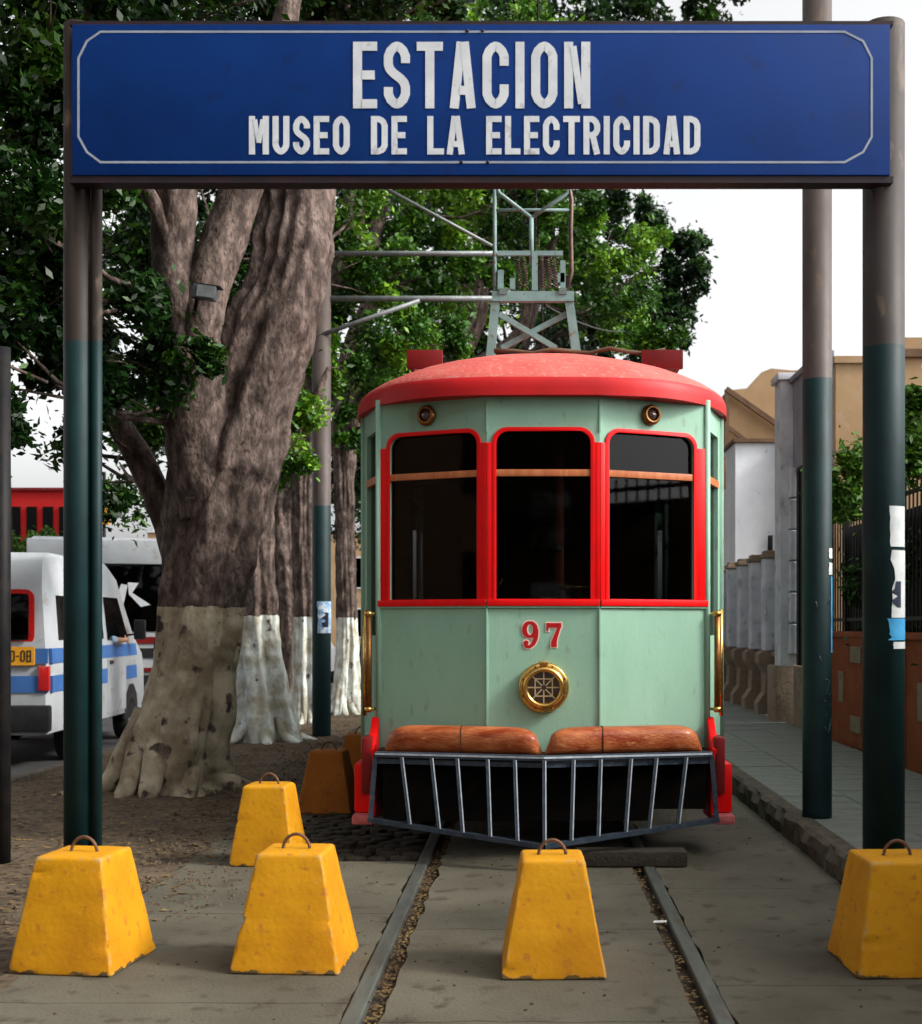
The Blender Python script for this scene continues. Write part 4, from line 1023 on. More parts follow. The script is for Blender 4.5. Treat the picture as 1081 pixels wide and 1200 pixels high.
tree('ficus_tree', 'fourth tree with white foot split into roots near the tram corner', 'bark_lime', [
    [(Vector((at(402, 0, 22).x, 22, -.15)), .33), pr(404, 838, 22, 36), pr(406, 790, 22, 27), pr(407, 735, 22, 24), pr(406, 660, 22, 25), pr(405, 580, 22, 24), pr(404, 500, 22, 28), pr(410, 420, 22, 24), pr(440, 340, 22, 20), pr(470, 250, 22, 14)],
    [pr(405, 560, 22, 20), pr(414, 500, 21.8, 16), pr(430, 450, 21.6, 12), pr(470, 400, 21.5, 8)]],
    [bl_(412, 500, 21, 28, 900), bl_(425, 455, 21, 30, 1000), bl_(440, 430, 22, 50, 2400), bl_(500, 370, 22, 60, 2600), bl_(560, 290, 22, 60, 3000), bl_(600, 240, 22, 60, 2800), bl_(600, 90, 22, 90, 3000)], 'leaf', .14, 1., 43, lobes=.4)
tree('ficus_tree', 'tree beyond the tram whose pale limbs show through under the tower', 'bark_plain', [
    [(Vector((-3.2, 26, -.15)), .4), pr(455, 640, 26, 26), pr(480, 520, 26, 24), pr(530, 430, 26, 22), pr(556, 380, 26, 20), pr(568, 320, 26, 16), pr(590, 240, 26, 10)],
    [pr(520, 445, 26, 16), pr(600, 400, 26, 14), pr(622, 350, 26, 12), pr(650, 280, 26, 8)], [pr(530, 430, 26, 14), pr(545, 360, 26.3, 12), pr(540, 300, 26.5, 8)]],
    [bl_(660, 240, 25, 55, 3600), bl_(620, 300, 27, 60, 3000), bl_(720, 300, 26, 65, 3600), bl_(700, 370, 27, 50, 2600), bl_(560, 230, 26, 60, 2600), bl_(540, 350, 28, 60, 2600), bl_(640, 190, 25.5, 70, 3000), bl_(700, 90, 25, 80, 2800)], 'leaf', .15, 1., 51, lobes=.5, n=20)
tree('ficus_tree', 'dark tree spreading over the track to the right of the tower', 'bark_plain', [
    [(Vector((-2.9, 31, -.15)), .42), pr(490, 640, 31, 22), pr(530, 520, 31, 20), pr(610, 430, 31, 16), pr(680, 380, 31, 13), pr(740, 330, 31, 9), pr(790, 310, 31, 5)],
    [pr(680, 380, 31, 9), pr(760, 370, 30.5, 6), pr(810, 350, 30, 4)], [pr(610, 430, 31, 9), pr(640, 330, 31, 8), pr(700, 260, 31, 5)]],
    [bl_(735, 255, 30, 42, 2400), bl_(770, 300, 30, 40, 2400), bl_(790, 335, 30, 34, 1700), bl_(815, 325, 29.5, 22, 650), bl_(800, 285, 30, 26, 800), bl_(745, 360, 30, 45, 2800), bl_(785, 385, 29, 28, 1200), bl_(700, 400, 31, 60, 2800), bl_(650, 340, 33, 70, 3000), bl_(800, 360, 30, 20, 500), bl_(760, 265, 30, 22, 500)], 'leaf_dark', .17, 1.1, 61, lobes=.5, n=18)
tree('young_tree', 'brighter small tree in front of the dark one above the tram roof right', 'bark_plain', [
    [(Vector((1.1, 24, -.12)), .12), (Vector((1.5, 24, 3)), .1), pr(745, 470, 24, 6), pr(765, 400, 24, 4)]],
    [bl_(758, 385, 24, 24, 900), bl_(775, 400, 24, 18, 500), bl_(785, 395, 24, 18, 500), bl_(745, 395, 24, 18, 500)], 'leaf', .13, 1., 67, lobes=0, group='street trees beyond the tram', roots=0)
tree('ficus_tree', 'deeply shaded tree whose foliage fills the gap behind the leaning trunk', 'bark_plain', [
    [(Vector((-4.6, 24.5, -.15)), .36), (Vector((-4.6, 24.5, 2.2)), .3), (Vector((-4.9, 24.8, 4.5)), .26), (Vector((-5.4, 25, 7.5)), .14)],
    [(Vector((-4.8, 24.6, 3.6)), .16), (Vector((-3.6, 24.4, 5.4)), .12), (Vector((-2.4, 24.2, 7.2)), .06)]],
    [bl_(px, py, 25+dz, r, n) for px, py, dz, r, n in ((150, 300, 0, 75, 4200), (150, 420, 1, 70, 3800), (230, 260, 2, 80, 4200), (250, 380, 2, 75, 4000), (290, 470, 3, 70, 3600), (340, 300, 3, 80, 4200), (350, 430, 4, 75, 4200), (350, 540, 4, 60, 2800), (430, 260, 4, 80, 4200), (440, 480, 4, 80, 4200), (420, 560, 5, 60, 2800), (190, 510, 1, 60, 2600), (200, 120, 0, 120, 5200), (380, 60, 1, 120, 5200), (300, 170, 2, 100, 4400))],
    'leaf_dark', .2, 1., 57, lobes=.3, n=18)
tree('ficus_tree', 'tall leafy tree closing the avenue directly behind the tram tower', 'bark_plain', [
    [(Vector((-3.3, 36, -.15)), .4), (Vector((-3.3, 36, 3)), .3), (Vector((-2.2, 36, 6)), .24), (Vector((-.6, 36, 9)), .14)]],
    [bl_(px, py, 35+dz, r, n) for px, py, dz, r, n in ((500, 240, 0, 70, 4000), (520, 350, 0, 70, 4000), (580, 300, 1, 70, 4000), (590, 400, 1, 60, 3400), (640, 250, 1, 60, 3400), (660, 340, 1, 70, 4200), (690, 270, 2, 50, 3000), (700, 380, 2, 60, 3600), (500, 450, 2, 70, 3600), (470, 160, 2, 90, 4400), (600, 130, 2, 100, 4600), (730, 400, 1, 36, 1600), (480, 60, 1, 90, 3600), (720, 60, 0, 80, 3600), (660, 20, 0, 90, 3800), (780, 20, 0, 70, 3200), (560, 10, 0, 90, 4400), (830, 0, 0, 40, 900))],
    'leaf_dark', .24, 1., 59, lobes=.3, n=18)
# added unseen houses and trees that darken the tram window reflections
hb = empty('unseen_house', (0, -34, 0), 0, 'added long brown two storey house, unseen behind the viewer', 'house')
child_at(MB().box((-22, -42, 0), (24, -34, 9.5)).build('wall', 'brown'), hb)
for i in range(11):
    for z0 in (1.0, 4.6):
        x0 = -20+i*4; w = MB().box((x0, -33.99, z0), (x0+1.5, -33.9, z0+2.2)).build('window', 'whitewash' if (i+int(z0)) % 3 == 0 else 'darkglass'); child_at(w, hb)
hc = empty('unseen_house', (-18, -15, 0), 0, 'added long brown house, unseen behind the viewer on the left', 'house')  # added unseen house; darkens the left windows and the light from the left
child_at(MB().box((-26, -33, 0), (-16.5, 3, 9)).build('wall', 'brown'), hc)
for i in range(8):
    for z0 in (1.0, 4.6):
        y0 = -32+i*4.3; w = MB().box((-16.49, y0, z0), (-16.4, y0+1.5, z0+2.2)).build('window', 'whitewash' if (i+int(z0)) % 3 == 0 else 'darkglass'); child_at(w, hc)
for i, (x, y, lb) in enumerate(((-5.5, -11, 'added unseen tree behind the viewer on the left'), (4.2, -17, 'added unseen tree behind the viewer on the right'), (-1.0, -25, 'added unseen far tree behind the viewer in the middle'))):
    tree('street_tree', lb, 'bark_plain', [[(Vector((x, y, -.15)), .34), (Vector((x+.1, y, 2.4)), .26), (Vector((x+.3, y, 5.5)), .14)]],
         [((x+random.uniform(-2.2, 2.2), y+random.uniform(-1.5, 1.5), random.uniform(4.0, 7.5)), random.uniform(1.1, 1.7), 1100) for k in range(10)], 'leaf_dark', .20, 1., 171+i, lobes=.3, group='far street trees', n=16, roots=0)
# far row closing the view behind
for i, (x, y, h, lb) in enumerate(((-3.4, 38, 8.5, 'farther street tree just past the dark spreading tree'), (-3.6, 46, 9, 'farthest leafy tree at the end of the row'), (-11.5, 48, 6.5, 'small far tree across the road beside the bus'))):
    tree('street_tree', lb, 'bark_plain', [[(Vector((x, y, -.15)), .34), (Vector((x+.1, y, 2.4)), .26), (Vector((x+.3, y, h*.7)), .14)]],
         [((x+random.uniform(-1.8, 1.8)*(1.2 if i < 2 else .6), y+random.uniform(-1.5, 1.5), h*random.uniform(.5, .95)), random.uniform(1.1, 1.9), 1500) for k in range(13)], 'leaf_dark' if i < 2 else 'leaf', .20, 1., 71+i, lobes=.4, group='far street trees', n=16, roots=0)
# added tree left of the camera; unseen canopy shades sign and minibus
tree('ficus_tree', 'added unseen tree left of the camera whose boughs shade the sign', 'bark_plain', [
    [(Vector((-4.3, 3.0, -.15)), .5), (Vector((-4.2, 3.0, 1.5)), .4), (Vector((-3.9, 3.2, 3.5)), .36), (Vector((-3.2, 4.0, 5.6)), .25), (Vector((-2.0, 5.0, 7.2)), .12)],
    [(Vector((-3.9, 3.2, 3.4)), .2), (Vector((-4.3, 5.5, 5.6)), .14), (Vector((-4.2, 8.5, 6.6)), .06)], [(Vector((-3.5, 3.6, 4.9)), .2), (Vector((-2.4, 3.0, 6.6)), .12), (Vector((-1.4, 2.6, 7.2)), .05)]],
    [((x, y, z), r, int(1500*r*r)) for x, y, z, r in ((-4.8, 5.5, 6.2, 1.5), (-3.2, 6.5, 6.9, 1.5), (-1.6, 5.0, 7.4, 1.5), (-4.4, 2.0, 6.4, 1.6), (-2.4, 2.4, 6.9, 1.5), (-5.2, 8.5, 6.6, 1.4), (-3.4, 9.2, 7.2, 1.3), (-1.2, 8.2, 8.4, 1.4), (-4.6, 6.9, 4.6, .9), (-2.4, -1.2, 6.6, 1.5), (-4.6, -1.2, 6.2, 1.6), (-6.0, 11.0, 6.2, 1.4), (-6.6, 6.5, 6.2, 1.6), (-7.4, 9.5, 6.8, 1.7), (-8.2, 12.5, 7.2, 1.7), (-9.2, 9.8, 6.6, 1.7), (-9.6, 14.5, 7.4, 1.6), (-7.0, 15.0, 7.8, 1.6), (-7.2, 3.5, 6.2, 1.7))],
    'leaf_shaded', .11, 1., 83, lobes=.5, group=TG)
kn = at(222, 566, 11.54)
tr1 = [o for o in bpy.data.objects if o.name == 'ficus_tree'][0]
KM = Matrix.Translation(kn) @ Matrix.Rotation(PI/2, 4, 'X') @ Matrix.Diagonal((.62, 1.25, 1, 1))
child_at(MB().lathe([(.17, -.14), (.15, -.05), (.115, -.012), (.09, -.02), (.07, -.07), (0, -.09)], 16, KM).build('knot_hole', 'bark_plain'), tr1)
# floodlight fixed in the fork
fl = empty('floodlight', at(240, 343, 11.0), 0, 'small grey floodlight fixed in the fork of the near tree', 'floodlight')
MB().box((-.10, -.05, -.06), (.10, .05, .06), Matrix.Rotation(.15, 4, 'Y')).build('lamp_housing', 'flood', fl, bevel=.01)
MB().box((-.055, -.056, -.045), (.095, -.051, .05), Matrix.Rotation(.15, 4, 'Y')).build('lamp_glass', 'bracket', fl)
MB().box((-.13, -.02, .06), (.13, .09, .075), Matrix.Rotation(.15, 4, 'Y')).build('lamp_visor', 'black_metal', fl)
MB().tube([(-.08, .05, -.05), (-.12, .15, -.1), (-.14, .35, -.2)], .018, 8).build('lamp_bracket', 'black_metal', fl)

# ------------------------------------------------------------------ right side: walls, gate, houses
WX = 3.66
bw_ = empty('boundary_wall', (WX, 18.7, .15), 0, 'pale boundary wall of narrow pilasters on a carved stone plinth', 'wall')
def c_(o, root=bw_): return child_at(o, root)
c_(MB().box((WX+.10, 18.6, .1), (WX+.35, 33, 1.04)).build('plinth', 'plinth'))
c_(MB().box((WX+.04, 18.6, 1.041), (WX+.40, 33, 1.12)).build('plinth_moulding', 'plinth', bevel=.01))
c_(MB().box((WX+.14, 18.6, 1.121), (WX+.30, 33, 2.50)).build('panel', 'stonewhite'))
c_(MB().box((WX+.09, 18.6, 2.501), (WX+.36, 33, 2.60)).build('coping', 'plinth', bevel=.01))
for k in range(11):
    y0 = 19.75+k*1.2
    c_(MB().box((WX-.06, y0, 1.13), (WX+.18, y0+.30, 2.56)).build('pilaster', 'stonewhite', bevel=.012, seg=1))
    c_(MB().box((WX-.09, y0-.03, 2.561), (WX+.40, y0+.33, 2.63)).box((WX-.05, y0, 2.631), (WX+.36, y0+.30, 2.68)).build('pilaster_cap', 'plinth', bevel=.01, seg=1))
    p = MB(); pf = [(-.17, .15), (-.17, .32), (-.13, .38), (-.06, .48), (-.05, .78), (-.10, .86), (-.15, .94), (-.15, 1.08), (-.10, 1.11), (.2, 1.11), (.2, .15)]
    c_(p.plate([(WX+a, b) for a, b in pf], [], .36, frame((0, y0+.33, 0), (1, 0, 0))).build('pier_foot', 'plinth'))
    for r in range(2):
        c_(MB().box((WX+.085, y0+.38, .17+r*.42), (WX+.11, y0+1.13, .17+r*.42+.40)).build('plinth_stone', 'plinth', bevel=.008, seg=1))
tp_ = empty('gate_pier', (WX, 18.3, .15), 0, 'tall pale pier with a stack of corner stones beside the dark gate', 'pier')
child_at(MB().box((WX-.12, 18.15, .1), (WX+.35, 18.60, 5.0)).build('shaft', 'stonewhite'), tp_)
child_at(MB().box((WX-.22, 18.05, .1), (WX+.35, 18.68, .95)).build('base', 'plinth', bevel=.03), tp_)
child_at(MB().box((WX-.17, 18.10, 5.001), (WX+.40, 18.65, 5.10)).build('cap', 'stonewhite', bevel=.01), tp_)
for k in range(6): child_at(MB().box((WX-.02, 17.98, 1.12+k*.44), (WX+.3, 18.14, 1.12+k*.44+.42)).build('corner_stone', 'stonewhite', bevel=.012, seg=1), tp_)
gw = empty('entrance_wall', (WX, 16.5, .15), 0, 'grey entrance wall over a tall dark gate behind the sidewalk pole', 'wall')
child_at(MB().box((WX+.05, 16.3, 3.72), (WX+.18, 18.14, 4.95)).build('upper_wall', 'greywall'), gw)
child_at(MB().box((WX+.0, 16.3, 4.951), (WX+.20, 18.14, 5.03)).build('coping', 'greywall', bevel=.01), gw)
child_at(MB().box((WX+.05, 16.3, .1), (WX+.18, 16.5, 3.719)).build('jamb', 'greywall'), gw)
child_at(MB().box((WX+.02, 16.3, .1), (WX+.0499, 17.95, .95)).build('base_course', 'plinth'), gw)
gt = empty('iron_gate', (WX+.1, 17, .15), 0, 'tall black sheet metal gate beside the pale pier', 'gate')
for k in range(3):
    child_at(MB().box((WX+.06, 16.52+k*.49, .96), (WX+.10, 16.52+k*.49+.47, 3.70)).build('gate_leaf', 'iron', bevel=.005, seg=1), gt)
    child_at(MB().box((WX+.035, 16.73+k*.49, .97), (WX+.058, 16.77+k*.49, 3.69)).build('gate_rib', 'iron'), gt)
# orange low wall with pale stones + iron fence + hedge
ow = empty('garden_wall', (WX, 10, .15), 0, 'low orange garden wall with pale inset stones at the right', 'wall')
child_at(MB().box((WX, 2, .1), (WX+.25, 16.28, 1.38)).build('wall_body', 'orangewall'), ow)
child_at(MB().box((WX-.03, 2, 1.381), (WX+.28, 16.28, 1.45)).build('coping', 'orangewall', bevel=.01), ow)
for k in range(8):
    y0 = 15.6-k*1.55
    child_at(MB().box((WX-.03, y0, .16), (WX-.0005, y0+.5, 1.379)).build('pilaster', 'orangewall'), ow)
    for z in (.32, 1.10): child_at(MB().box((WX-.045, y0+.03, z), (WX-.031, y0+.47, z+.18)).build('inset_stone', 'plinth', bevel=.004, seg=1), ow)
    child_at(MB().box((WX-.012, y0-.62, .62), (WX-.0005, y0-.40, .98)).build('inset_stone', 'plinth', bevel=.004, seg=1), ow)
fe = empty('iron_fence', (WX+.12, 10, 1.45), 0, 'black iron fence standing on the orange garden wall', 'fence')
fbm = MB().box((-.008, -.008, 0), (.008, .008, 1.5)).build('fence_bar', 'iron'); me_ = fbm.data; bpy.data.objects.remove(fbm)
for k in range(110):
    o = bpy.data.objects.new('fence_bar', me_); COL.objects.link(o); o.parent = fe; o.location = (0, -8+k*.13, 0)
for z in (.12, 1.38): MB().box((-.014, -8, z), (.014, 6.25, z+.04)).build('fence_rail', 'iron', fe)
for k in range(9): MB().box((-.03, -7.9+k*1.65, 0), (.03, -7.84+k*1.65, 1.62)).build('fence_post', 'iron', fe)
def rowblobs(x0, x1, y0, y1, z0, z1, n, r, c, sd): random.seed(sd); return [((random.uniform(x0, x1), y0+(y1-y0)*(k+.5)/n, random.uniform(z0, z1)), r*random.uniform(.8, 1.2), c) for k in range(n)]
hd = empty('hedge', (4.6, 9, .1), 0, 'dense dark hedge filling the space behind the iron fence', 'hedge')
child_at(crown_mesh('foliage', rowblobs(4.1, 4.3, 2, 15.2, 1.9, 2.2, 16, .5, 1500, 3)+rowblobs(4.1, 4.3, 2, 15.2, 1.1, 1.4, 16, .45, 700, 4), 'leaf_dark', None, .10, 1., 91), hd)
child_at(MB().box((3.98, 2, .1), (4.02, 16.2, 2.75)).build('shade_sheet', 'iron'), hd)  # added dark sheet; shade behind the fence put in as colour
bs = empty('bush', (4.2, 13, .1), 0, 'bright green bush spilling over the fence right of the sidewalk pole', 'bush')
child_at(crown_mesh('foliage', [bl_(1000, 565, 13.5, 34, 1300), bl_(985, 580, 13.6, 20, 500), bl_(1012, 545, 13.6, 26, 700), bl_(996, 590, 13.4, 26, 600)], 'leaf_bright', None, .11, 1., 95), bs)
child_at(MB().tube([(4.1, 13.8, .1), (4.0, 13.6, 1.6), (3.9, 13.5, 3.0)], .04, 8).build('stem', 'bark_plain'), bs)
bs = empty('bush', (5, 12, .1), 0, 'tall green shrub at the right edge beyond the right sign post', 'bush')
child_at(crown_mesh('foliage', [bl_(1078, 530, 12, 40, 1500), bl_(1070, 490, 12.2, 28, 700), bl_(1095, 470, 12, 44, 1300), bl_(1100, 560, 12, 40, 1300)], 'leaf_bright', None, .11, 1., 97), bs)
child_at(MB().tube([(4.3, 12, .1), (4.0, 12, 3.6)], .05, 8).build('stem', 'bark_plain'), bs)
# houses
def win(root, x0, x1, z0, z1, y, m='darkglass'):
    w = MB().plate([(x0-.07, z0-.07), (x1+.07, z0-.07), (x1+.07, z1+.07), (x0-.07, z1+.07)], [[(x0, z0), (x1, z0), (x1, z1), (x0, z1)]], .06, frame((0, y, 0), (1, 0, 0))).build('window', 'stonewhite'); w.parent = root; w.location = -root.location
    p = MB().box((x0, y-.02, z0), (x1, y-.01, z1)).build('pane', m, w)
    MB().box(((x0+x1)/2-.025, y-.05, z0), ((x0+x1)/2+.025, y-.021, z1)).build('mullion', 'stonewhite', w)
h = empty('beige_house', (7, 18, 0), 0, 'plain beige house behind the garden wall, seen between the two right poles', 'house')
child_at(MB().box((4.45, 18.7, 0), (11, 20.8, 5.35)).build('wall', 'beige'), h)
child_at(MB().box((4.42, 18.65, 5.351), (11.05, 20.8, 5.45)).build('parapet', 'beige'), h)
win(h, 6.2, 7.4, 1.2, 3.0, 18.69); win(h, 8.4, 9.6, 1.2, 3.0, 18.69)
h = empty('beige_house', (7, 15, 0), 0, 'beige house wing with dark cornice at the right edge of the view', 'house')
child_at(MB().box((4.45, 15.9, 0), (10, 16.35, 4.85)).build('wall', 'beige'), h)
child_at(MB().box((4.40, 15.85, 4.851), (10.1, 16.37, 4.95)).build('cornice', 'brown'), h)
child_at(MB().box((4.45, 15.9, 4.951), (10.05, 16.35, 5.1)).build('parapet', 'beige'), h)
win(h, 5.2, 6.2, 1.2, 3.0, 15.89)
h = empty('white_house', (5, 25, 0), 0, 'white blank house wall rising behind the boundary wall', 'house')
child_at(MB().box((4.05, 25.4, 0), (4.95, 38, 5.15)).build('wall', 'whitewash'), h)
child_at(MB().box((4.96, 25.1, 0), (9, 38, 5.15)).build('wall', 'whitewash'), h)
child_at(MB().box((4.0, 25.3, 5.151), (9, 38, 5.22)).build('parapet', 'brown'), h)
child_at(MB().tube([(4.72, 25.3, 2.9), (4.72, 25.28, 3.3)], .05, 8).build('wall_lamp', 'black_metal'), h)
h = empty('gabled_house', (6, 30, 0), 0, 'tan house with a sloping brown gable board above the white wall', 'house')
rp_ = [(4.85, 0), (9, 0), (9, 8.0), (6.5, 7.9), (6.0, 7.95), (5.75, 7.85), (5.4, 7.45), (4.9, 7.40)]
child_at(MB().plate(rp_, [], 8, frame((0, 40, 0), (1, 0, 0))).build('wall', 'beige'), h)
child_at(MB().bar((4.85, 30.9+1.0, 7.42), (6.6, 31.9, 6.2), .12, .12).bar((4.85, 31.9, 6.5), (5.9, 31.9, 5.7), .08, .10).bar((4.87, 31.9, 7.4), (4.87, 31.9, 5.2), .10, .10).build('gable_board', 'brown'), h)
h = empty('far_house', (4, 40, 0), 0, 'narrow brown house front far down the street right of the tram roof', 'house')
child_at(MB().box((5.65, 39, 0), (6.4, 44, 7.9)).build('wall', 'brown'), h)
child_at(MB().box((5.60, 38.9, 7.901), (6.45, 44, 8.02)).build('roof', 'dark_red'), h)
win(h, 5.8, 6.2, 5.4, 6.4, 38.99)
ps = empty('signpost', (4.2, 29, .15), 0, 'slim pale post beside the boundary wall right behind the tram corner', 'post')
ps.location = (3.5, 23.8, .15)
MB().tube([(0, 0, 0), (0, 0, 4.6)], .05, 10).build('shaft', 'stonewhite', ps)
MB().box((-.12, -.03, 3.9), (.12, .0, 4.5)).build('sign_plate', 'brown', ps, bevel=.01)

# ------------------------------------------------------------------ left side: road, van, bus, houses
def vehicle_shell(mb, prof, w, tumble=.12, zt=1.0):
    """prof: (y,z) closed side outline; body narrows above zt"""
    n = len(prof); zmax = max(z for _, z in prof); v = []
    xs = [-1, -.9, 0, .9, 1]
    rows = []
    for sx in (-1, 1):
        for ins, k in ((0, 1.0), ):
            pass
    secs = [(-1.0, .06), (-.93, 0), (0, 0), (.93, 0), (1.0, .06)]
    yc = sum(p[0] for p in prof)/n; zc = sum(p[1] for p in prof)/n
    for sx, ins in secs:
        for (y, z) in prof:
            x = sx*w/2*(1-(tumble*max(0, z-zt)/(zmax-zt) if z > zt else 0))
            yy = y+(yc-y)*ins*.6; zz = z+(zc-z)*ins*(.9 if z > zc else .4)
            v.append((x, yy, zz))
    f = []
    for s in range(4):
        for k in range(n): f.append((s*n+k, (s+1)*n+k, (s+1)*n+(k+1) % n, s*n+(k+1) % n))
    tri = tessellate_polygon([[Vector((y, z, 0)) for y, z in prof]])
    for a, b, c in tri: f.append((a, b, c)); f.append((4*n+c, 4*n+b, 4*n+a))
    mb.add(v, f, True); return mb
def wheels(root, xs, ys, r, m='tyre'):
    for y in ys:
        for x in xs:
            s = 1 if x > 0 else -1; R = Matrix.Translation((x, y, r)) @ Matrix.Rotation(s*PI/2, 4, 'Y')
            w = MB().lathe([(r*.6, -.1), (r*.93, -.1), (r, -.07), (r, .07), (r*.93, .1), (r*.6, .1), (r*.6, -.1)], 28, R).build('wheel', 'tyre', root)
            MB().lathe([(0, .03), (r*.2, .05), (r*.25, .03), (r*.5, .02), (r*.6, .08)], 20, R).build('rim', 'silver', w)
vz = -.10
van = empty('minibus', (-6.30, 14.4, vz), .085, 'white high-roofed minibus with two blue stripes, driver with arm out', 'minibus')
W_, Ln, Ht = 1.75, 4.9, 2.47
prof = [(0, .38), (-.02, .75), (0, 1.3), (.10, 2.05), (.22, 2.36), (.45, Ht), (3.1, Ht), (3.55, 2.30), (4.25, 1.50), (4.75, 1.20), (4.88, .95), (4.9, .50), (4.8, .36)]
body = vehicle_shell(MB(), prof, W_, .14, 1.25).build('body', 'white_van', van); body.data.set_sharp_from_angle(angle=math.radians(50))
def side(name, pts, m, off, x=W_/2, parent=None, root=van):
    """panel on the right flank: pts (y,z); follows the tumblehome"""
    def X(z, ht=Ht, t=.14, zt=1.25): return x*(1-(t*max(0, z-zt)/(ht-zt) if z > zt else 0))
    v = [(X(z)+off, y, z) for y, z in pts]+[(X(z)-.03, y, z) for y, z in pts]; n = len(pts)
    f = [tuple(range(n)), tuple(range(n, 2*n))[::-1]]+[(i, i+n, (i+1) % n+n, (i+1) % n) for i in range(n)]
    o = MB().add(v, f).build(name, m, parent or root)
    bm = bmesh.new(); bm.from_mesh(o.data); bmesh.ops.recalc_face_normals(bm, faces=bm.faces); bm.to_mesh(o.data); bm.free(); return o
side('side_window', [(.35, 1.45), (1.35, 1.45), (1.35, 1.97), (.42, 1.97)], 'darkglass', .006)
side('side_window', [(1.45, 1.45), (2.45, 1.45), (2.45, 1.97), (1.45, 1.97)], 'darkglass', .006)
side('door_window', [(2.65, 1.42), (3.85, 1.42), (3.42, 2.0), (2.65, 2.0)], 'darkglass', .006)
for z0, z1 in ((1.19, 1.36), (.86, 1.05)): side('stripe', [(.03, z0), (4.35, z0), (4.3, z1), (.03, z1)], 'blue_van', .004)
side('door', [(2.58, .45), (3.62, .45), (3.62, 1.18), (2.58, 1.18)], 'white_van', .009)
side('door_handle', [(2.66, 1.10), (2.84, 1.10), (2.84, 1.15), (2.66, 1.15)], 'black_plastic', .02)
side('sliding_door_gap', [(1.40, .45), (1.415, .45), (1.415, 2.05), (1.40, 2.05)], 'black_plastic', .005)
side('wheel_arch', [(3.55, .30), (3.62, .62), (3.85, .78), (4.10, .78), (4.33, .62), (4.40, .30)], 'black_plastic', .003)
side('wheel_arch', [(.65, .30), (.72, .62), (.95, .78), (1.20, .78), (1.43, .62), (1.50, .30)], 'black_plastic', .003)
MB().box((-.62, -.03, 1.45), (.62, .0, 1.98), Matrix.Rotation(-.09, 4, 'X') @ Matrix.Translation((0, -.13, 0))).build('rear_window', 'darkglass', van, bevel=.01)
MB().plate(rrect(-.68, .68, 1.40, 2.03, .1), [rrect(-.62, .62, 1.45, 1.98, .08)], .012, frame((0, .03, 0), (1, 0, .0)) @ Matrix.Rotation(.0, 4, 'X')).build('rear_window_seal', 'lamp_red', van).location = (0, -.0, 0)
for z0, z1, m in ((1.19, 1.36, 'blue_van'), (.86, 1.05, 'blue_van')): MB().box((-.84, -.028, z0), (.84, -.005, z1)).build('stripe', m, van)
pl = MB().box((.34, -.045, 1.17), (.70, -.029, 1.38)).build('route_plate', 'yellow_plate', van)
# lettering on the yellow plate: dark strokes reading SOL 08
def glyphs(txt, x, y, w, h, s, gap, M, m, parent, name='lettering'):
    mb = MB()
    for c in txt:
        if c == '0': c = 'O'
        if c == '-': mb.ribbon([(x, y+h/2), (x+w*.6, y+h/2)], s, False, .003, M); x += w*.6+gap; continue
        if c == '8':
            mb.ribbon([(x+s/2, y+s/2), (x+w-s/2, y+s/2), (x+w-s/2, y+h-s/2), (x+s/2, y+h-s/2)], s, True, .003, M); mb.ribbon([(x+s, y+h/2), (x+w-s, y+h/2)], s, False, .003, M); x += w+gap; continue
        for j, (pts, cl) in enumerate(letter(c, x, y, w, h, s)): mb.ribbon(pts, s, bool(cl), .003+.0004*j, M)
        x += w+gap
    return mb.build(name, m, parent)
glyphs('SO-08', .37, 1.21, .05, .13, .013, .016, frame((0, -.046, 0), (1, 0, 0)), 'black_plastic', pl)
MB().box((-.88, -.10, .42), (.88, .02, .72)).build('rear_bumper', 'black_plastic', van, bevel=.03)
MB().box((-.22, -.115, .78), (.22, -.03, .90)).build('number_plate', 'poster_white', van)
for s in (-1, 1): MB().box((s*.80-.06, -.05, .88), (s*.80+.06, .02, 1.16)).build('tail_light', 'lamp_red', van, bevel=.01)
MB().box((-.85, 4.80, .40), (.85, 4.96, .68)).build('front_bumper', 'white_van', van, bevel=.03)
mr = MB().tube([(W_/2-.02, 3.75, 1.48), (W_/2+.14, 3.80, 1.50)], .015, 8).build('mirror', 'black_plastic', van)
MB().box((W_/2+.08, 3.76, 1.42), (W_/2+.24, 3.84, 1.70)).build('mirror_shell', 'black_plastic', mr, bevel=.02)
MB().plate([(-.72, 0), (.72, 0), (.62, 1.02), (-.62, 1.02)], [], .01, frame((0, 4.28, 1.50), (-1, 0, 0), (0, -.66, .75))).build('windscreen', 'darkglass', van)
wheels(van, (-.78, .78), (1.08, 3.98), .33)
# the driver's arm and shoulder at the door window
ps_ = empty('person', (-6.30, 14.4, vz), .085, 'driver in a pale blue sleeve resting an arm on the minibus window sill', 'person')
def skin_body(name, verts, edges, radii, m, parent, root=0, lv=2):
    me = bpy.data.meshes.new(name); me.from_pydata([tuple(v) for v in verts], edges, []); o = bpy.data.objects.new(name, me); COL.objects.link(o); o.parent = parent
    md = o.modifiers.new('s', 'SKIN')
    for i, r in enumerate(radii): me.skin_vertices[0].data[i].radius = (r, r) if not isinstance(r, tuple) else r; me.skin_vertices[0].data[i].use_root = (i == root)
    sb = o.modifiers.new('d', 'SUBSURF'); sb.levels = lv; sb.render_levels = lv
    md.use_smooth_shade = True
    me.materials.append(MATS[m]); return o
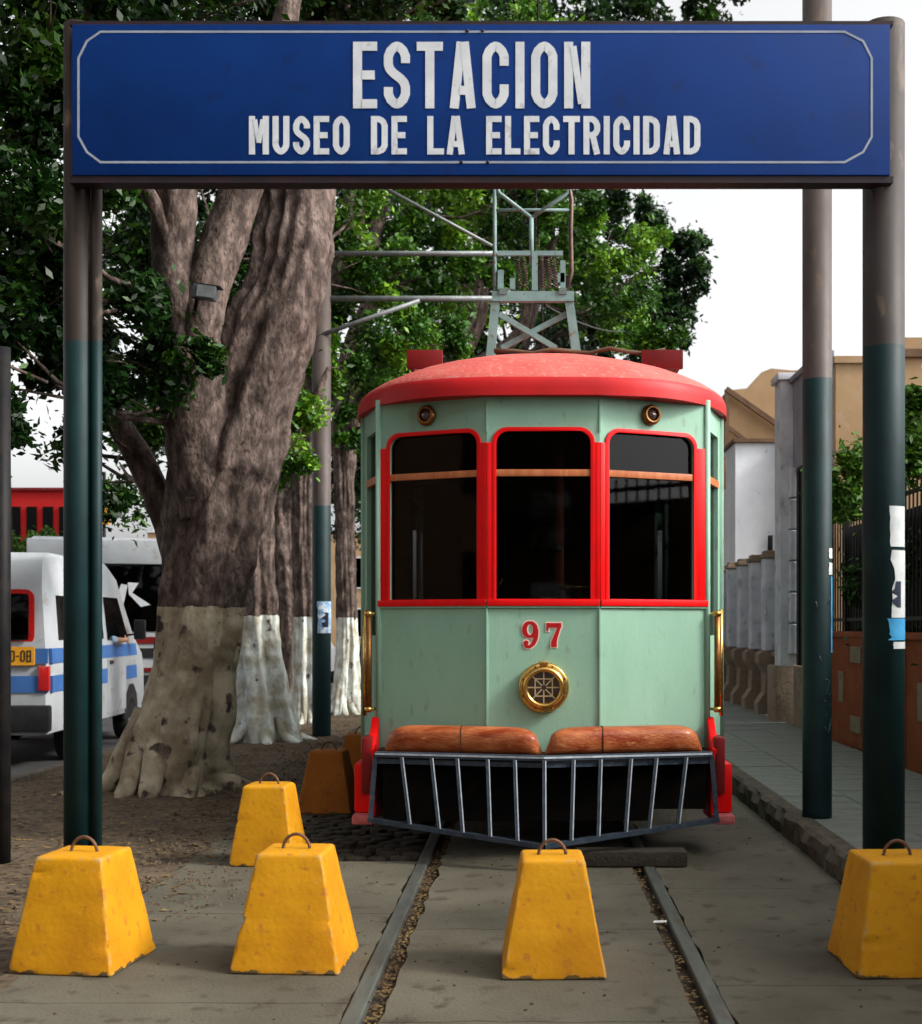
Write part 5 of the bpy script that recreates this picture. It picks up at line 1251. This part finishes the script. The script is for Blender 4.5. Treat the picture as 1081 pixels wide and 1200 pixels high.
# torso + head + arm behind the glass, forearm outside
vv = [(.45, 3.05, .85), (.47, 3.03, 1.10), (.50, 3.0, 1.38), (.50, 3.0, 1.52), (.50, 3.02, 1.60), (.50, 3.03, 1.72), (.68, 3.0, 1.44), (.84, 2.95, 1.42), (.935, 3.02, 1.415), (.945, 3.27, 1.42), (.945, 3.36, 1.425), (.30, 3.0, 1.44), (.24, 3.05, 1.2), (.3, 3.4, 1.25)]
ee = [(0, 1), (1, 2), (2, 3), (3, 4), (4, 5), (2, 6), (6, 7), (7, 8), (8, 9), (9, 10), (2, 11), (11, 12), (12, 13)]
skin_body('body', vv, ee, [.15, .15, .16, .055, .075, .085, .065, .055, .045, .03, .035, .065, .05, .035], 'skin', ps_)
skin_body('sleeve', [(.48, 3.02, 1.0), (.50, 3.0, 1.36), (.69, 3.0, 1.44), (.84, 2.95, 1.42), (.925, 2.99, 1.415)], [(0, 1), (1, 2), (2, 3), (3, 4)], [.17, .175, .08, .068, .06], 'shirt', ps_)
for k in range(4):
    z = 1.45-k*.022; L_ = (.07, .08, .078, .06)[k]
    skin_body('finger', [(.95, 3.37, z), (.955, 3.37+L_*.6, z-.004), (.945, 3.37+L_, z-.018)], [(0, 1), (1, 2)], [.011, .010, .008], 'skin', ps_, lv=1)
skin_body('thumb', [(.935, 3.33, 1.455), (.925, 3.37, 1.475), (.925, 3.40, 1.48)], [(0, 1), (1, 2)], [.013, .011, .009], 'skin', ps_, lv=1)
MB().lathe([(0, .12), (.05, .11), (.085, .07), (.095, .02), (.085, -.03), (.05, -.045)], 16, Matrix.Translation((.50, 3.0, 1.72))).build('hair', 'black_plastic', ps_)

# bus behind: rear view
bus = empty('bus', (-8.2, 24.6, vz), .30, 'large white bus with broad pale top board and dark rear window beyond the minibus', 'bus')
BW, BH, BL = 2.9, 3.33, 8.5
prof = [(0, .45), (-.02, 1.4), (.0, 2.6), (.05, BH-.12), (.25, BH), (BL-.3, BH), (BL, BH-.4), (BL+.1, 1.2), (BL, .45)]
b = vehicle_shell(MB(), prof, BW, .04, 1.4).build('body', 'white_van', bus); b.data.set_sharp_from_angle(angle=math.radians(50))
MB().box((-1.40, -.12, 2.80), (1.42, .05, 3.27)).build('top_board', 'white_van', bus, bevel=.04)
MB().box((-1.36, -.05, 1.50), (1.38, .03, 2.79)).build('rear_window', 'darkglass', bus, bevel=.03)
for k, (z0, z1, m) in enumerate(((1.27, 1.40, 'dark_red'), (1.0, 1.18, 'black_plastic'), (.72, .80, 'dark_red'), (.45, .66, 'black_plastic'))):
    MB().box((-1.35, -.045, z0), (1.37, -.01, z1)).build('rear_stripe', m, bus)
for s in (-1, 1): MB().box((s*1.18-.17, -.07, 1.02), (s*1.18+.17, -.046, 1.16)).build('indicator', 'lamp_orange', bus, bevel=.01); MB().box((s*1.18-.17, -.07, .70), (s*1.18+.17, -.046, .80)).build('tail_light', 'lamp_red', bus, bevel=.01)
for pts in ([(.18, 2.10), (.30, 2.42), (.42, 2.40), (.34, 2.02)], [(.42, 2.45), (.62, 2.44), (.50, 2.25), (.84, 2.02), (.66, 1.98), (.44, 2.22)], [(1.02, 2.52), (1.12, 2.60), (1.22, 2.58), (1.28, 2.30), (1.20, 2.18), (1.12, 2.50)], [(1.22, 2.62), (1.34, 2.72), (1.36, 2.5)], [(.0, 2.2), (.14, 2.35), (.12, 2.1)]):
    MB().plate(pts, [], .004, frame((0, -.052, 0), (1, 0, 0))).build('window_lettering', 'sign_white', bus)
wheels(bus, (-1.25, 1.25), (2.2, 6.8), .48)
# parked car behind the trees
car = empty('parked_car', (-6.4, 33, vz), .0, 'white car with red tail light glimpsed between the whitewashed trunks', 'car')
prof = [(0, .35), (-.03, .7), (.05, 1.0), (.35, 1.05), (.85, 1.48), (2.3, 1.5), (3.1, 1.05), (4.1, .88), (4.25, .6), (4.2, .32)]
b = vehicle_shell(MB(), prof, 1.7, .16, .95).build('body', 'white_van', car); b.data.set_sharp_from_angle(angle=math.radians(50))
MB().plate([(-.62, 0), (.62, 0), (.52, .50), (-.52, .50)], [], .01, frame((0, .36, 1.07), (1, 0, 0), (0, .76, .65))).build('rear_window', 'darkglass', car)
for s in (-1, 1): MB().box((s*.72-.10, -.05, .72), (s*.72+.10, .02, .92)).build('tail_light', 'lamp_red', car, bevel=.01)
MB().box((-.84, -.08, .36), (.84, .02, .56)).build('bumper', 'white_van', car, bevel=.02)
for y0, y1 in ((.75, 1.55), (1.62, 2.45)):
    for s in (-1, 1): MB().box((s*.78-.02, y0, 1.06), (s*.78+.01, y1, 1.40)).build('side_window', 'darkglass', car)
wheels(car, (-.74, .74), (.85, 3.35), .31)
# red house
rh = empty('red_house', (-22, 46, 0), 0, 'flat red house with dark upright windows at the far left', 'house')
child_at(MB().box((-30, 44, 0), (-15.7, 46.5, 6.15)).build('wall', 'redbuilding'), rh)
child_at(MB().box((-30.1, 43.9, 6.151), (-15.65, 46.5, 6.25)).build('parapet', 'dark_red'), rh)
for k in range(4):
    x0 = -17.9+k*.56
    w = MB().box((x0, 43.93, 3.3), (x0+.34, 43.99, 5.6)).build('window', 'darkglass'); child_at(w, rh)
child_at(MB().box((-30, 43.9, 2.6), (-15.7, 43.99, 2.8)).build('ledge', 'dark_red'), rh)
bs = empty('bush', (-17.6, 40, 0), 0, 'yellow green bush in front of the red house', 'bush')
child_at(crown_mesh('foliage', [bl_(40, 640, 40, 26, 900), bl_(20, 655, 40, 26, 900), bl_(62, 655, 40, 20, 600), bl_(0, 640, 40, 26, 700)], 'leaf_bright', None, .22, 1., 99), bs)
child_at(MB().tube([(-16.5, 40, 0), (-16.5, 40, 3)], .1, 8).build('stem', 'bark_plain'), bs)
fh = empty('pale_house', (-16, 62, 0), 0, 'distant pale house closing the road beyond the bus', 'house')
child_at(MB().box((-21, 70, 0), (-7, 80, 6.6)).build('wall', 'beige'), fh)
child_at(MB().box((-21.1, 69.9, 6.601), (-6.9, 80, 6.8)).build('parapet', 'stonewhite'), fh)
for k in range(5):
    win(fh, -19.6+k*2.5, -18.6+k*2.5, 3.6, 5.2, 69.99); win(fh, -19.6+k*2.5, -18.6+k*2.5, .9, 2.4, 69.99)
tl = empty('street_lamp', at(122, 760, 34), 0, 'thin dark lamp pole with yellow light box above the bus', 'lamp'); tl.location.z = 0
MB().tube([(0, 0, 0), (0, 0, 5.6)], .05, 8).build('shaft', 'black_metal', tl)
MB().box((-.10, -.10, 4.2), (.14, .10, 4.75)).build('light_box', 'yellow_plate', tl, bevel=.02)
